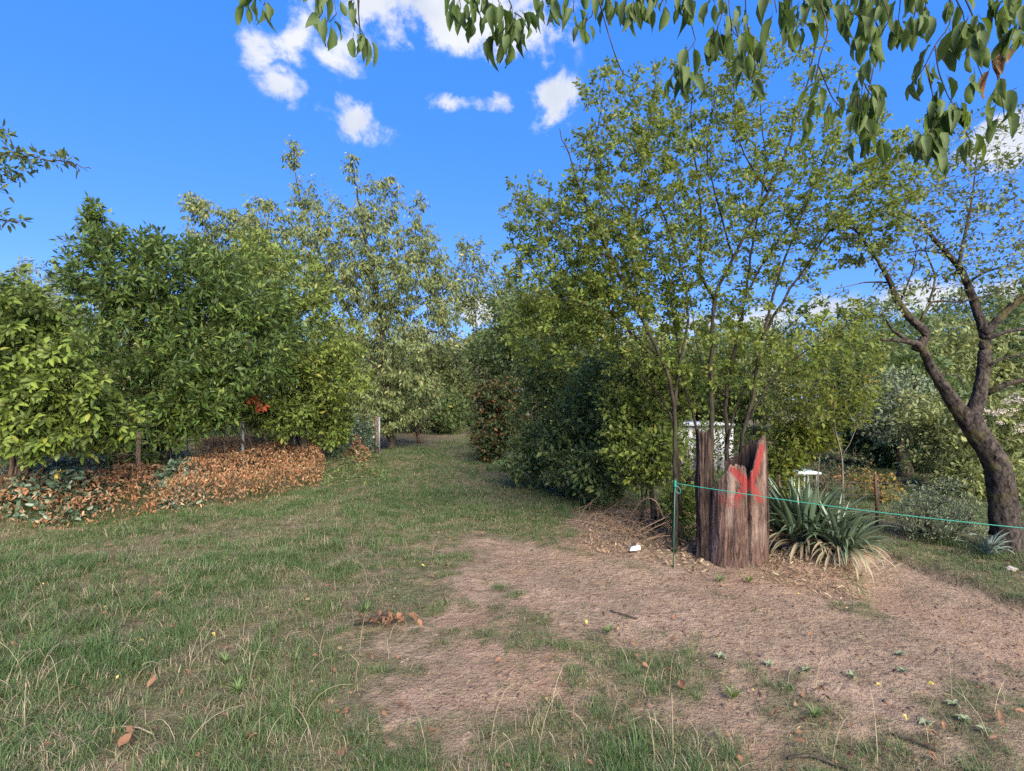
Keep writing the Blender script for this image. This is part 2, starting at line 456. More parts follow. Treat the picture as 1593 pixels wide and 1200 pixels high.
# ------------------------------------------------------------------ grass (geometry nodes: tufts on points)
def gn_scatter(name, pts, rotz, scale, idx, protos, label, tilt=None):
    me = bpy.data.meshes.new(name); me.vertices.add(len(pts)); me.vertices.foreach_set('co', pts.astype(np.float32).ravel())
    tl = np.zeros(len(pts)) if tilt is None else tilt
    for nm, arr in (('rotz', rotz), ('scl', scale), ('tilt', tl)):
        a = me.attributes.new(nm, 'FLOAT', 'POINT'); a.data.foreach_set('value', arr.astype(np.float32))
    a = me.attributes.new('idx', 'INT', 'POINT'); a.data.foreach_set('value', idx.astype(np.int32))
    o = link(name, me, kind='stuff', label=label, cat='grass')
    coll = bpy.data.collections.new(name + '_kinds')
    for k, p in enumerate(protos): coll.objects.link(bpy.data.objects.new('%s_kind_%02d' % (name, k), p))
    ng = bpy.data.node_groups.new(name, 'GeometryNodeTree')
    ng.interface.new_socket('Geometry', in_out='INPUT', socket_type='NodeSocketGeometry')
    ng.interface.new_socket('Geometry', in_out='OUTPUT', socket_type='NodeSocketGeometry')
    n, l = ng.nodes, ng.links
    gi = n.new('NodeGroupInput'); go = n.new('NodeGroupOutput'); ip = n.new('GeometryNodeInstanceOnPoints')
    ci = n.new('GeometryNodeCollectionInfo'); ci.inputs['Collection'].default_value = coll
    ci.inputs['Separate Children'].default_value = True; ci.inputs['Reset Children'].default_value = True
    def at(nm, ty):
        q = n.new('GeometryNodeInputNamedAttribute'); q.data_type = ty; q.inputs['Name'].default_value = nm; return q.outputs['Attribute']
    cx = n.new('ShaderNodeCombineXYZ'); l.new(at('tilt', 'FLOAT'), cx.inputs[0]); l.new(at('rotz', 'FLOAT'), cx.inputs[2])
    l.new(gi.outputs[0], ip.inputs['Points']); l.new(ci.outputs[0], ip.inputs['Instance'])
    ip.inputs['Pick Instance'].default_value = True
    l.new(at('idx', 'INT'), ip.inputs['Instance Index']); l.new(cx.outputs[0], ip.inputs['Rotation']); l.new(at('scl', 'FLOAT'), ip.inputs['Scale'])
    l.new(ip.outputs[0], go.inputs[0])
    md = o.modifiers.new('scatter', 'NODES'); md.node_group = ng
    return o


def grassmat(name, c1, c2, c3, trans=.25):
    m, t, b, out = newmat(name)
    g = t.node('ShaderNodeNewGeometry'); oi = t.node('ShaderNodeObjectInfo').outputs['Random']
    rnd = t.math('FRACT', t.math('ADD', t.math('MULTIPLY', g.outputs['Random Per Island'], 3.7), t.math('MULTIPLY', oi, 11.3)))
    n = t.noise(g.outputs['Position'], .9, 3); n2 = t.noise(g.outputs['Position'], 3.1, 4)
    col = t.mix(t.math('ADD', t.math('MULTIPLY', rnd, .5), t.math('MULTIPLY', t.ramp(n, .3, .7), .5)), c1, c2)
    dry = t.math('ADD', t.math('MULTIPLY', t.ramp(n2, .46, .72), .42), .04)
    col = t.mix(t.math('LESS_THAN', t.math('FRACT', t.math('MULTIPLY', rnd, 17.3)), dry), col, c3)
    t.l.new(col, b.inputs['Base Color']); b.inputs['Roughness'].default_value = .5; b.inputs['Specular IOR Level'].default_value = .3
    tr = t.node('ShaderNodeBsdfTranslucent'); t.l.new(col, tr.inputs[0])
    ms = t.node('ShaderNodeMixShader'); ms.inputs[0].default_value = trans
    t.l.new(b.outputs[0], ms.inputs[1]); t.l.new(tr.outputs[0], ms.inputs[2]); t.l.new(ms.outputs[0], out.inputs[0])
    return m


def tuft(name, nb, rad, h, lean, width, mat, rg):
    B = rg.normal(size=(nb, 2)) * rad * .6; a = rg.random(nb) * 2 * np.pi
    H = h * (.45 + .75 * rg.random(nb)); ln = lean * (.3 + rg.random(nb)) * H
    d = np.stack([np.cos(a), np.sin(a)], 1); s = np.stack([-d[:, 1], d[:, 0]], 1); w = width * (.7 + .6 * rg.random(nb))
    def pt(fr, hh, sd):
        xy = B + d * (ln * fr)[:, None] + s * (w * sd)[:, None]
        return np.stack([xy[:, 0], xy[:, 1], H * hh - .01], 1)
    V = np.stack([pt(0, 0, -.5), pt(0, 0, .5), pt(.28, .55, -.42), pt(.28, .55, .42), pt(.65, .88, -.28), pt(.65, .88, .28), pt(1.15, .97, 0)], 1)
    i = (np.arange(nb) * 7)[:, None, None]
    Ff = i + np.array([(0, 1, 3), (0, 3, 2), (2, 3, 5), (2, 5, 4), (4, 5, 6)])[None]
    return mesh_np(name, V.reshape(-1, 3), Ff.reshape(-1, 3), mat)


def grass():
    rg = np.random.default_rng(5)
    green = grassmat('grass_green', (.048, .092, .027), (.100, .150, .048), (.27, .22, .145))
    dull = grassmat('grass_dull', (.080, .102, .044), (.135, .148, .066), (.28, .225, .15))
    straw = grassmat('grass_straw', (.26, .21, .12), (.34, .28, .17), (.22, .16, .09))
    pr = [tuft('tuft', 26, .06, .056, 1.2, .0036, green, rg) for _ in range(4)]
    pr += [tuft('tuft', 16, .055, .045, 1.3, .0034, dull, rg) for _ in range(4)]
    pr += [tuft('tuft', 12, .07, .035, 2.6, .0028, straw, rg) for _ in range(3)]
    pr += [tuft('tuft', 26, .05, .105, 1.1, .0042, green, rg) for _ in range(3)]
    P_, R_, S_, I_ = [], [], [], []
    for (y0, y1, dens) in ((1.6, 3.2, 1300), (3.2, 5.2, 900), (5.2, 9, 420), (9, 15, 150), (15, 26, 70)):
        hw = y1 * 1.12 + .6; n = int((y1 - y0) * 2 * hw * dens)
        x = (rg.random(n) * 2 - 1) * hw; y = y0 + (y1 - y0) * rg.random(n)
        k = (np.abs(x) < y * 1.08 + .5); x, y = x[k], y[k]
        dm = dirtmask(x, y); fd = fence_dist(x, y)
        pn = fbm(x * 1.1, y * 1.1, 31, 4); pn2 = fbm(x * 3.7, y * 3.7, 37, 3)
        bare = np.maximum(sstep(pn * .6 + pn2 * .4, .46, .61), .75 * sstep(pn2 + .12 * sstep(y, 3.4, 2.2), .53, .66))                 # thin, straw coloured places in the turf
        lush = sstep(y, 6.0, 9) * .5
        dens_p = (1 - dm) ** 1.5 * (1 - .62 * bare * (1 - lush)) + dm * .34 * sstep(pn2, .44, .62)
        k = (rg.random(len(x)) < dens_p) & (fd > -1.5)
        x, y, bare, dm, pn = x[k], y[k], bare[k], dm[k], pn[k]
        near = sstep(np.maximum(polysdf(x, y, DIRT), polysdf(x, y, PATH)), -1.3, .05); kk = rg.random(len(x)) > .6 * near
        x, y, bare, dm, pn, near = x[kk], y[kk], bare[kk], dm[kk], pn[kk], near[kk]
        u = rg.random(len(x)); tall = fbm(x * .9, y * .9, 51, 3)
        ty = np.where(u < .12 + .62 * (1 - bare), rg.integers(0, 4, len(x)), np.where(u < .86, rg.integers(4, 8, len(x)), rg.integers(8, 11, len(x))))
        ty = np.where((tall > .58) & (rg.random(len(x)) < .14) & (dm < .2) & (near < .5), rg.integers(11, 14, len(x)), ty)
        sc = (.55 + .7 * rg.random(len(x))) * (1 + .035 * np.maximum(y - 5, 0)) * np.where(dm > .4, .55, 1) * (1 - .35 * near)
        P_.append(np.stack([x, y, height(x, y)], 1)); R_.append(rg.random(len(x)) * 6.283); S_.append(sc); I_.append(ty)
    pts = np.vstack(P_)
    gn_scatter('grass', pts, np.concatenate(R_), np.concatenate(S_), np.concatenate(I_), pr, 'patchy green and straw coloured grass covering the ground', (rg.random(len(pts)) - .5) * .5)
    # chopped straw and dead blades lying on the bare earth
    n = 26000; x = -1.6 + rg.random(n) * 7.2; y = 2.0 + rg.random(n) * 5.0; dm = dirtmask(x, y); k = (rg.random(n) < dm * sstep(fbm(x * 1.9, y * 1.9, 61, 4), .35, .62)) & (np.abs(x) < y * 1.08)
    x, y = x[k], y[k]; m = len(x); a = rg.random(m) * 6.283; ax_ = np.stack([np.cos(a), np.sin(a), rg.normal(size=m) * .12], 1)
    Ls = .012 + .035 * rg.random(m) ** 2
    link('straw_litter', leaf_mesh('straw_litter', np.stack([x, y, height(x, y) + .006 + .006 * rg.random(m)], 1), ax_, UP + rg.normal(size=(m, 3)) * .4, Ls, .0045, T2, straw), kind='stuff', label='short bits of straw and dead blades on the bare earth', cat='straw')
    n = 5200; x = (rg.random(n) * 2 - 1) * 7; y = 1.7 + rg.random(n) * 6.5; k = (np.abs(x) < y * 1.08) & (fence_dist(x, y) > .8); x, y = x[k], y[k]; m = len(x)
    a = rg.random(m) * 6.283; ax_ = np.stack([np.cos(a), np.sin(a), rg.normal(size=m) * .2], 1); Ls = .010 + .030 * rg.random(m) ** 2
    cm = leafmat('leaf_crumb', (.045, .028, .02), (.13, .075, .045), (.22, .15, .09), .15, .05, .8, .1)
    link('leaf_crumbs', leaf_mesh('leaf_crumbs', np.stack([x, y, height(x, y) + .012 + .02 * rg.random(m)], 1), ax_, UP + rg.normal(size=(m, 3)) * .6, Ls, Ls * .6, T4, cm), kind='stuff', label='brown crumbs of dead leaves strewn over turf and bare earth', cat='leaf litter')
    # long pale stalks lying over the turf
    st = plain('dry_stalk', (.27, .225, .145), .7, var=.3)
    mb = MB()
    for _ in range(230):
        px = rg.random() ** 1.3 * 760; py = 850 + rg.random() ** .9 * 345
        if rg.random() < .3: px = 700 + rg.random() * 850; py = 1040 + rg.random() * 155
        q = G(px, py)
        if dirtmask(q[:1], q[1:])[0] > .3: continue
        L = .10 + .28 * rg.random() ** 1.5; a = rg.random() * 6.283; lean = .5 + 1.2 * rg.random()
        s = np.linspace(0, 1, 6); H = L / (1 + lean * .5)
        x = q[0] + math.cos(a) * L * lean * .6 * s ** 1.5; y = q[1] + math.sin(a) * L * lean * .6 * s ** 1.5
        z = hz(*q) + H * np.sin(s * (1.5 + .9 * rg.random()))
        v, f = tube(np.stack([x, y, z], 1), np.linspace(.0016, .0009, 6) * (.7 + .6 * rg.random()), 3); mb.add(v, f)
    link('dry_grass', mb.mesh('dry_grass', st), kind='stuff', label='long pale dry grass stalks arching over the turf', cat='grass')
grass()

# ------------------------------------------------------------------ leaf and bark materials
LM = leafmat
m_creeper = LM('creeper_leaf', (.048, .085, .018), (.108, .152, .030), (.20, .21, .04), .06, .28)
m_elder = LM('dark_shrub_leaf', (.024, .054, .014), (.060, .100, .023), (.105, .14, .032), .12, .3)
m_willow = LM('grey_leaf', (.115, .145, .085), (.19, .215, .135), None, 0, .25)
m_yshrub = LM('yellow_green_leaf', (.060, .100, .022), (.125, .165, .035), (.17, .18, .04), .08, .3)
m_cherry = LM('cherry_leaf', (.062, .092, .036), (.125, .150, .062), (.17, .165, .07), .07, .28)
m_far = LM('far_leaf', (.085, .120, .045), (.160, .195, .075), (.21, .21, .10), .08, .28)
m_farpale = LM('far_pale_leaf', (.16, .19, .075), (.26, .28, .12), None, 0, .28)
m_dark = LM('deep_green_leaf', (.040, .074, .030), (.082, .120, .048), (.13, .15, .042), .10, .36)
m_plum = LM('plum_leaf', (.060, .110, .022), (.142, .192, .038), (.22, .20, .05), .08, .44)
m_gold = LM('golden_green_leaf', (.10, .140, .024), (.19, .215, .042), (.26, .22, .04), .1, .42)
m_bluegrey = LM('blue_grey_leaf', (.075, .105, .070), (.135, .165, .115), None, 0, .2)
m_ivy = LM('ivy_leaf', (.030, .060, .040), (.075, .115, .080), (.11, .15, .11), .15, .15, .35, .5)
m_brown = LM('dead_leaf', (.13, .062, .033), (.30, .150, .075), (.38, .25, .15), .16, .18, .7, .15, 2.5)
m_rust = LM('rusty_leaf', (.022, .040, .016), (.045, .058, .022), (.15, .065, .03), .14, .25)
m_orange = LM('orange_leaf', (.13, .10, .03), (.22, .13, .04), (.10, .11, .03), .4, .3)
m_red = LM('red_leaf', (.30, .05, .025), (.42, .10, .05), None, 0, .35)
m_flower = LM('pale_blossom', (.42, .36, .33), (.58, .52, .47), None, 0, .2)
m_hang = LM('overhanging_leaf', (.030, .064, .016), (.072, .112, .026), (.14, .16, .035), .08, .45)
m_hangorange = LM('withered_leaf', (.26, .12, .05), (.32, .16, .07), None, 0, .4)
b_dark = barkmat('dark_bark', (.022, .018, .014), (.075, .062, .048), 18)
b_plum = barkmat('plum_bark', (.012, .010, .008), (.048, .040, .030), 22, (.07, .07, .025), .4)
b_cherry = barkmat('old_cherry_bark', (.007, .006, .0055), (.080, .064, .056), 26, (.11, .10, .035), .55, 1.0, .6)
b_grey = barkmat('grey_bark', (.085, .072, .058), (.20, .175, .145), 20)
b_twig = barkmat('dry_twig', (.07, .046, .032), (.17, .118, .08), 30)

LF = dict
# ------------------------------------------------------------------ stump
def stump():
    m, t, b, out = newmat('stump_wood')
    g = t.node('ShaderNodeTexCoord'); mp = t.node('ShaderNodeMapping'); mp.inputs['Scale'].default_value = (1, 1, .16)
    t.l.new(g.outputs['Object'], mp.inputs[0])
    n = t.noise(mp.outputs[0], 20, 8, .7, 1.6); n2 = t.noise(g.outputs['Object'], 5, 4); mp2 = t.noise(mp.outputs[0], 9, 4)
    col = t.mix(t.ramp(n, .35, .66), (.036, .021, .016), (.160, .098, .075))
    col = t.mix(t.math('MULTIPLY', t.ramp(mp2, .50, .66), .7), col, (.25, .185, .15))
    col = t.mix(t.math('MULTIPLY', t.ramp(n2, .52, .66), .6), col, (.075, .042, .03))
    at = t.node('ShaderNodeAttribute'); at.attribute_name = 'paint'
    pf = t.math('MULTIPLY', at.outputs['Fac'], t.math('MULTIPLY', t.ramp(t.math('ADD', n, t.math('MULTIPLY', at.outputs['Fac'], .22)), .42, .72), .9))
    col = t.mix(pf, col, (.24, .032, .03))
    t.l.new(col, b.inputs['Base Color']); b.inputs['Roughness'].default_value = .85; b.inputs['Specular IOR Level'].default_value = .2
    bp = t.node('ShaderNodeBump'); bp.inputs['Strength'].default_value = 1; bp.inputs['Distance'].default_value = .03
    t.l.new(n, bp.inputs['Height']); t.l.new(bp.outputs[0], b.inputs['Normal'])
    bark = barkmat('stump_bark', (.012, .009, .008), (.085, .058, .047), 22, None, 0, 1.0, .22)
    D = 4.98; k = D / F; ax = P(1148, 700, D + .16); ax2 = ax[:2]
    z0 = hz(ax2[0], ax2[1] - .2) - .03
    root = thing('tree_stump', 'tall split reddish tree stump sprayed with a red cross beside the green rope', 'stump', (ax2[0], ax2[1], z0))
    toz = lambda py: CAMZ - (py - HY) * k - z0
    rg = np.random.default_rng(3)

    def shell(name, a0, a1, topf, mat, rx, ry, thick, na, nz, paint=None, flare=.12, amp=.016, crack=None, cx=0, cy=0, seed=1, zb=0):
        a = np.linspace(a0, a1, na); v = np.linspace(0, 1, nz)
        A, Vv = np.meshgrid(a, v, indexing='ij')
        top = topf(A) + (fbm(A * 9, A * 0 + seed, seed, 4) - .5) * .05 + (fbm(A * 40, A * 0, seed + 7, 2) - .5) * .035
        Z = zb + (top - zb) * Vv
        fl = 1 + flare * np.exp(-Z / .22) + .03 * np.sin(A * 5 + seed) * np.exp(-Z / .4)
        wv = A + .12 * (fbm(Z * 2.5, A * 2, seed + 6, 3) - .5); rid = (fbm(wv * 2.6, Z * 1.4, seed + 2, 3) - .5) * amp * 2.2 + (fbm(wv * 17, Z * 3.0, seed + 4, 4) - .5) * amp * .75 + (fbm(wv * 5, Z * 9, seed + 5, 3) - .5) * amp * .6
        rad = fl + rid / rx
        if crack:
            for (ca, z1, z2, wd, dp) in crack:
                off = ca + .10 * (fbm(Z * 3, Z * 0, 77, 3) - .5)
                rad = rad - dp / rx * np.exp(-((A - off) / wd) ** 2) * sstep(Z, z1 - .05, z1 + .05) * sstep(Z, z2 + .08, z2 - .05)
        Xo = cx + np.cos(A) * rx * rad + .03 * (fbm(Z * 1.7, Z * 0, seed + 3, 2) - .5); Yo = cy + np.sin(A) * ry * rad
        ti = thick * (1 - .55 * Vv ** 2) * (.7 + .6 * fbm(A * 8, Z * 2, seed + 9, 2))
        Xi = cx + np.cos(A) * (rx * rad - ti); Yi = cy + np.sin(A) * (ry * rad - ti)
        Vo = np.stack([Xo, Yo, Z], -1).reshape(-1, 3); Vi = np.stack([Xi, Yi, Z], -1).reshape(-1, 3); n0 = na * nz
        idx = np.arange(n0).reshape(na, nz)
        q = lambda g_: np.stack([g_[:-1, :-1], g_[1:, :-1], g_[1:, 1:], g_[:-1, 1:]], -1).reshape(-1, 4)
        fo = q(idx); fi = q(idx + n0)[:, ::-1]
        st = lambda e: np.stack([e[:-1], e[1:], e[1:] + n0, e[:-1] + n0], -1)
        f = np.vstack([fo, fi, st(idx[:, -1]), st(idx[:, 0])[:, ::-1], st(idx[0])[:, ::-1], st(idx[-1])])
        V = np.vstack([Vo, Vi]); me = mesh_np(name, V, f, mat, True)
        pa = np.zeros(len(V), np.float32)
        if paint is not None: pa[:n0] = paint(Vo)
        at_ = me.attributes.new('paint', 'FLOAT', 'POINT'); at_.data.foreach_set('value', pa)
        return link(name, me, root)

    # front shell: its top edge follows the broken outline
    prof = [(1098, 790), (1107, 766), (1111, 748), (1118, 735), (1123, 724), (1140, 722), (1144, 728), (1147, 746), (1150, 746), (1152, 733), (1157, 725), (1161, 712), (1164, 698), (1168, 688), (1176, 683), (1189, 681), (1193, 700), (1200, 740)]
    ppx = np.array([p[0] for p in prof]); ppy = np.array([p[1] for p in prof])
    rx, ry = .262, .22
    def topf(A):
        px = 1148 + np.cos(A) * rx / k
        back = np.sin(A) > 0
        zt = CAMZ - (np.interp(px, ppx, ppy) - HY) * k - z0
        return np.where(back, np.minimum(zt, toz(745) - .25 * np.sin(A)), zt)
    def paint(V):
        px = 1148 + V[:, 0] / k; py = HY + (CAMZ - (V[:, 2] + z0)) / k; w = np.zeros(len(V))
        for (x1, y1, x2, y2, hw, st) in [(1127, 731, 1149, 752, 6, 1), (1150, 752, 1161, 731, 6.5, 1), (1161, 731, 1172, 697, 6.5, 1), (1148, 752, 1130, 775, 6, .85), (1152, 752, 1168, 776, 6.5, .9), (1118, 778, 1128, 782, 9, .5), (1136, 740, 1146, 756, 6, .9)]:
            e = np.array([x2 - x1, y2 - y1]); tt = np.clip(((px - x1) * e[0] + (py - y1) * e[1]) / (e @ e), 0, 1)
            dd = np.hypot(px - x1 - tt * e[0], py - y1 - tt * e[1])
            w = np.maximum(w, st * sstep(dd, hw * 1.35, hw * .55))
        return w
    rx_ = rx; shell('front_shell', R(-196), R(22), topf, m, rx, ry, .07, 230, 90, paint, crack=[(R(-88), .05, .95, .045, .055), (R(-60), 0, .5, .10, .02), (R(-125), 0, .6, .12, .018)])
    # dark bark slab standing at the left
    lx = (1101 - 1148) * k; zt = toz(668)
    shell('bark_slab', R(-215), R(-15), lambda A: zt - .05 * np.abs(np.cos(A * 1.5)) - .16 * sstep(np.cos(A), .25, .9), bark, .072, .09, .03, 60, 60, None, .15, .026, None, lx, .12, 5)
    # bark still clinging at the right and behind
    shell('bark_slab', R(-25), R(95), lambda A: toz(690) - .22 * sstep(A, R(30), R(90)), bark, rx + .02, ry + .04, .03, 50, 60, None, .06, .03, None, 0, .03, 8)
    # a snapped splinter sticking out to the right
    v, f = tube([(.24, .03, toz(693)), (.30, .02, toz(691)), (.355, .01, toz(692))], [.022, .018, .008], 6)
    link('splinter', mesh_np('splinter', v, f, bark), root)
    v, f = tube([(.25, -.02, toz(765)), (.31, -.03, toz(762)), (.36, -.05, toz(752))], [.008, .006, .003], 6)
    link('splinter', mesh_np('splinter', v, f, bark), root)
    return root
stump()

# ------------------------------------------------------------------ rope and stakes
def rope():
    gm = plain('green_stake_paint', (.012, .085, .055), .45, var=.3); rm = plain('turquoise_rope', (.012, .22, .155), .5, var=.2, scale=90)
    sx, sy = P(1050, 760, 4.93)[:2]; z0 = hz(sx, sy); zt = P(1050, 752, 4.93)[2]
    s = thing('garden_stake', 'thin dark green metal stake in front of the twig heap holding the rope', 'stake', (sx, sy, z0))
    v, f = tube([(-.018, 0, -.1), (-.01, 0, .35), (0, 0, zt - z0 + .03)], .0055, 8); link('rod', mesh_np('rod', v, f, gm, True), s)
    v, f = tube([(0, 0, zt - z0 + .028), (0, 0, zt - z0 + .045)], [.0075, .006], 8); link('cap', mesh_np('cap', v, f, gm, True), s)
    e = P(1593, 818, 3.75); e2 = P(1593, 818, 3.75) + (P(1593, 818, 3.75) - np.array([sx, sy, zt])) * .22
    r = thing('rope', 'thin turquoise rope strung past the stump and the sword-leaved plant', 'rope', (sx, sy, zt))
    o = np.array([sx, sy, zt]); tt = np.linspace(0, 1, 50)[:, None]
    ln = o + (e2 - o) * tt; ln[:, 2] -= .035 * np.sin(np.pi * tt[:, 0])
    v, f = tube(ln - o, .0036, 8); link('line', mesh_np('line', v, f, rm, True), r)
    a = np.linspace(0, 6 * 2 * np.pi, 90); kn = np.stack([np.cos(a) * .011, np.sin(a) * .011, np.linspace(-.035, .025, 90)], 1)
    v, f = tube(kn, .0045, 6); link('knot', mesh_np('knot', v, f, rm, True), r)
    a = np.linspace(0, 2 * np.pi, 24); lp = np.stack([.012 + .022 * np.sin(a) + .012 * (1 - np.cos(a)), -.012 - .004 * np.sin(a), -.045 - .035 * (1 - np.cos(a)) + .02], 1)
    v, f = tube(lp, .0035, 6); link('loop', mesh_np('loop', v, f, rm, True), r)
    zz = hz(e2[0], e2[1]); s2 = thing('garden_stake', 'dark green stake at the far end of the rope', 'stake', (e2[0], e2[1], zz))
    v, f = tube([(0, 0, -.1), (0, 0, e2[2] - zz + .05)], .0055, 8); link('rod', mesh_np('rod', v, f, gm, True), s2)
rope()

# ------------------------------------------------------------------ sword-leaved plants
def swordleaf(name, L, w, bend, droop, mat, n=9, fold=.35):
    s = np.linspace(0, 1, n); ang = R(88) - bend * s ** droop
    dx = np.cos(ang); dz = np.sin(ang); x = np.concatenate([[0], np.cumsum(dx[:-1])]) * L / n; z = np.concatenate([[0], np.cumsum(dz[:-1])]) * L / n
    ww = w * np.minimum(1, .55 + s * 1.6) * np.clip((1 - s) * 2.6, 0.02, 1)
    nx, nz = -np.sin(ang), np.cos(ang)
    Lf = np.stack([x + nx * ww * fold, -ww / 2, z + nz * ww * fold], 1); Md = np.stack([x, 0 * x, z], 1); Rt = np.stack([x + nx * ww * fold, ww / 2, z + nz * ww * fold], 1)
    V = np.stack([Lf, Md, Rt], 1).reshape(-1, 3); i = np.arange(n - 1)[:, None] * 3
    Fq = np.vstack([np.hstack([i, i + 1, i + 4, i + 3]), np.hstack([i + 1, i + 2, i + 5, i + 4])])
    return mesh_np(name, V, Fq, mat, True)


def swordplant(label, loc, spec, seed, skew=0):
    rg = np.random.default_rng(seed); root = thing('yucca', label, 'plant', loc)
    for (meshes, cnt, el0, el1, s0, s1, nm, rad) in spec:
        for k in range(cnt):
            o = link(nm, meshes[rg.integers(len(meshes))], root)
            a = rg.random() * 6.283
            o.location = (math.cos(a) * rad * rg.random(), math.sin(a) * rad * rg.random(), .0 + rg.random() * .05)
            o.rotation_euler = (rg.normal() * .12, el0 + (el1 - el0) * rg.random(), a); sc = s0 + (s1 - s0) * rg.random(); o.scale = (sc, sc * 1.0, sc)
    return root


ym = LM('yucca_leaf', (.030, .058, .034), (.062, .092, .058), (.13, .15, .105), .14, .08, .38, .5)
yd = LM('dead_yucca_leaf', (.20, .14, .085), (.36, .28, .19), None, 0, .15, .7)
yu = [swordleaf('leaf', .62, .042, R(b), dr, ym) for b, dr in ((12, 1.5), (22, 2), (35, 2), (28, 1.4), (50, 2.2))]
yb = [swordleaf('leaf', .60, .036, R(b), dr, ym) for b, dr in ((85, 1.7), (105, 1.6), (125, 1.5), (95, 2.2))]
ydl = [swordleaf('dead_leaf', .5, .026, R(b), dr, yd) for b, dr in ((130, 1.1), (120, 1.4), (105, 1.0))]
q = G(1262, 872)
swordplant('large clump of dark green sword-shaped leaves right beside the stump', (q[0] + .0, q[1] + .16, hz(q[0], q[1]) + .03),
           [(yu, 110, 0, .85, .95, 1.45, 'leaf', .16), (yb, 70, .25, .7, .9, 1.35, 'leaf', .13), (ydl, 90, .55, 1.25, .8, 1.3, 'dead_leaf', .16)], 4)
q2 = G(1265, 872); q3 = P(1302, 860, 5.0)
swordplant('drooping side rosette of pale sword leaves falling towards the bare earth path', (q3[0], q3[1] - .05, hz(q3[0], q3[1]) + .05),
           [(yu, 30, .1, .8, .8, 1.1, 'leaf', .08), (yb, 60, .3, .85, .8, 1.15, 'leaf', .08), (ydl, 60, .55, 1.2, .7, 1.2, 'dead_leaf', .1)], 9)
bm = LM('blue_leaf', (.12, .165, .15), (.19, .24, .22), None, 0, .08, .4, .4)
bl = [swordleaf('leaf', .36, .045, R(b), 1.8, bm) for b in (20, 45, 70, 100)]
q4 = G(1538, 866)
swordplant('small blue-grey sword-leaved plant at the foot of the thick leaning tree', (q4[0], q4[1], hz(*q4)),
           [(bl, 22, .05, .9, .6, 1.05, 'leaf', .03)], 12)

# ------------------------------------------------------------------ main small-leaved tree behind the stump
def pl(pts, d0, d1=None):
    d1 = d0 if d1 is None else d1; n = len(pts)
    return [P(x, y, d0 + (d1 - d0) * i / (n - 1)) for i, (x, y) in enumerate(pts)]


def foot(pts, sink=.05):
    p = pts[0].copy(); g_ = hz(p[0], p[1]); p[2] = g_ - sink; pts[0] = p; return pts


t1 = [
    (foot(pl([(1103, 850), (1107, 690), (1107, 560), (1112, 468), (1140, 400), (1195, 300), (1245, 170), (1270, 60)], 5.5, 5.2)), .034, .007),
    (pl([(1112, 466), (1092, 430), (1090, 370), (1088, 300), (1075, 200), (1080, 110)], 5.45, 5.8), .020, .004),
    (foot(pl([(1130, 850), (1131, 700), (1130, 620), (1145, 540), (1160, 460), (1170, 380), (1190, 260), (1180, 140)], 5.6, 5.9)), .032, .005),
    (foot(pl([(1150, 850), (1152, 700), (1160, 660), (1175, 600), (1185, 530), (1230, 450), (1290, 360), (1330, 310), (1400, 250)], 5.55, 5.3)), .030, .005),
    (pl([(1160, 660), (1200, 590), (1240, 555), (1290, 525), (1340, 490)], 5.55, 5.2), .017, .004),
    (foot(pl([(1050, 850), (1050, 720), (1048, 630), (1030, 560), (1000, 500), (950, 400), (905, 300), (870, 200)], 5.5, 5.4)), .036, .005),
    (pl([(1049, 640), (1058, 560), (1070, 500), (1062, 430), (1035, 340), (1000, 260), (960, 180)], 5.5, 5.7), .020, .004),
    (foot(pl([(1088, 850), (1086, 690), (1065, 600), (1055, 540), (1040, 450), (1020, 400), (960, 330), (935, 280)], 5.6, 6.0)), .022, .004),
    (foot(pl([(1058, 850), (1056, 730), (1040, 640), (985, 570), (930, 520), (860, 450), (810, 400)], 5.7, 6.2)), .024, .004),
    (pl([(1160, 460), (1200, 390), (1280, 280), (1350, 170)], 5.7, 6.2), .014, .003),
    (pl([(1140, 400), (1120, 330), (1100, 230), (1120, 120)], 5.4, 5.1), .013, .003),
    (pl([(1195, 300), (1150, 220), (1140, 110)], 5.3, 5.5), .010, .003),
    (pl([(1185, 530), (1215, 420), (1250, 330), (1290, 220), (1310, 110)], 5.4, 5.7), .015, .003),
    (pl([(1290, 360), (1350, 330), (1410, 310)], 5.3, 5.0), .010, .003),
    (pl([(1000, 500), (985, 420), (990, 330), (1010, 200), (1020, 120)], 5.5, 5.2), .014, .003),
    (pl([(950, 400), (900, 380), (840, 330), (800, 310)], 5.4, 5.2), .011, .003),
    (pl([(1030, 560), (960, 500), (900, 470), (830, 460)], 5.5, 5.3), .013, .003),
    (pl([(905, 300), (930, 200), (940, 120)], 5.4, 5.6), .010, .003),
    (pl([(1130, 620), (1090, 560), (1075, 470), (1060, 400)], 5.6, 5.3), .012, .003),
    (pl([(1131, 690), (1150, 620), (1200, 540), (1260, 480), (1320, 450)], 5.6, 5.9), .014, .003),
    (pl([(1065, 600), (1000, 540), (920, 450), (860, 390)], 5.6, 5.9), .012, .003),
]
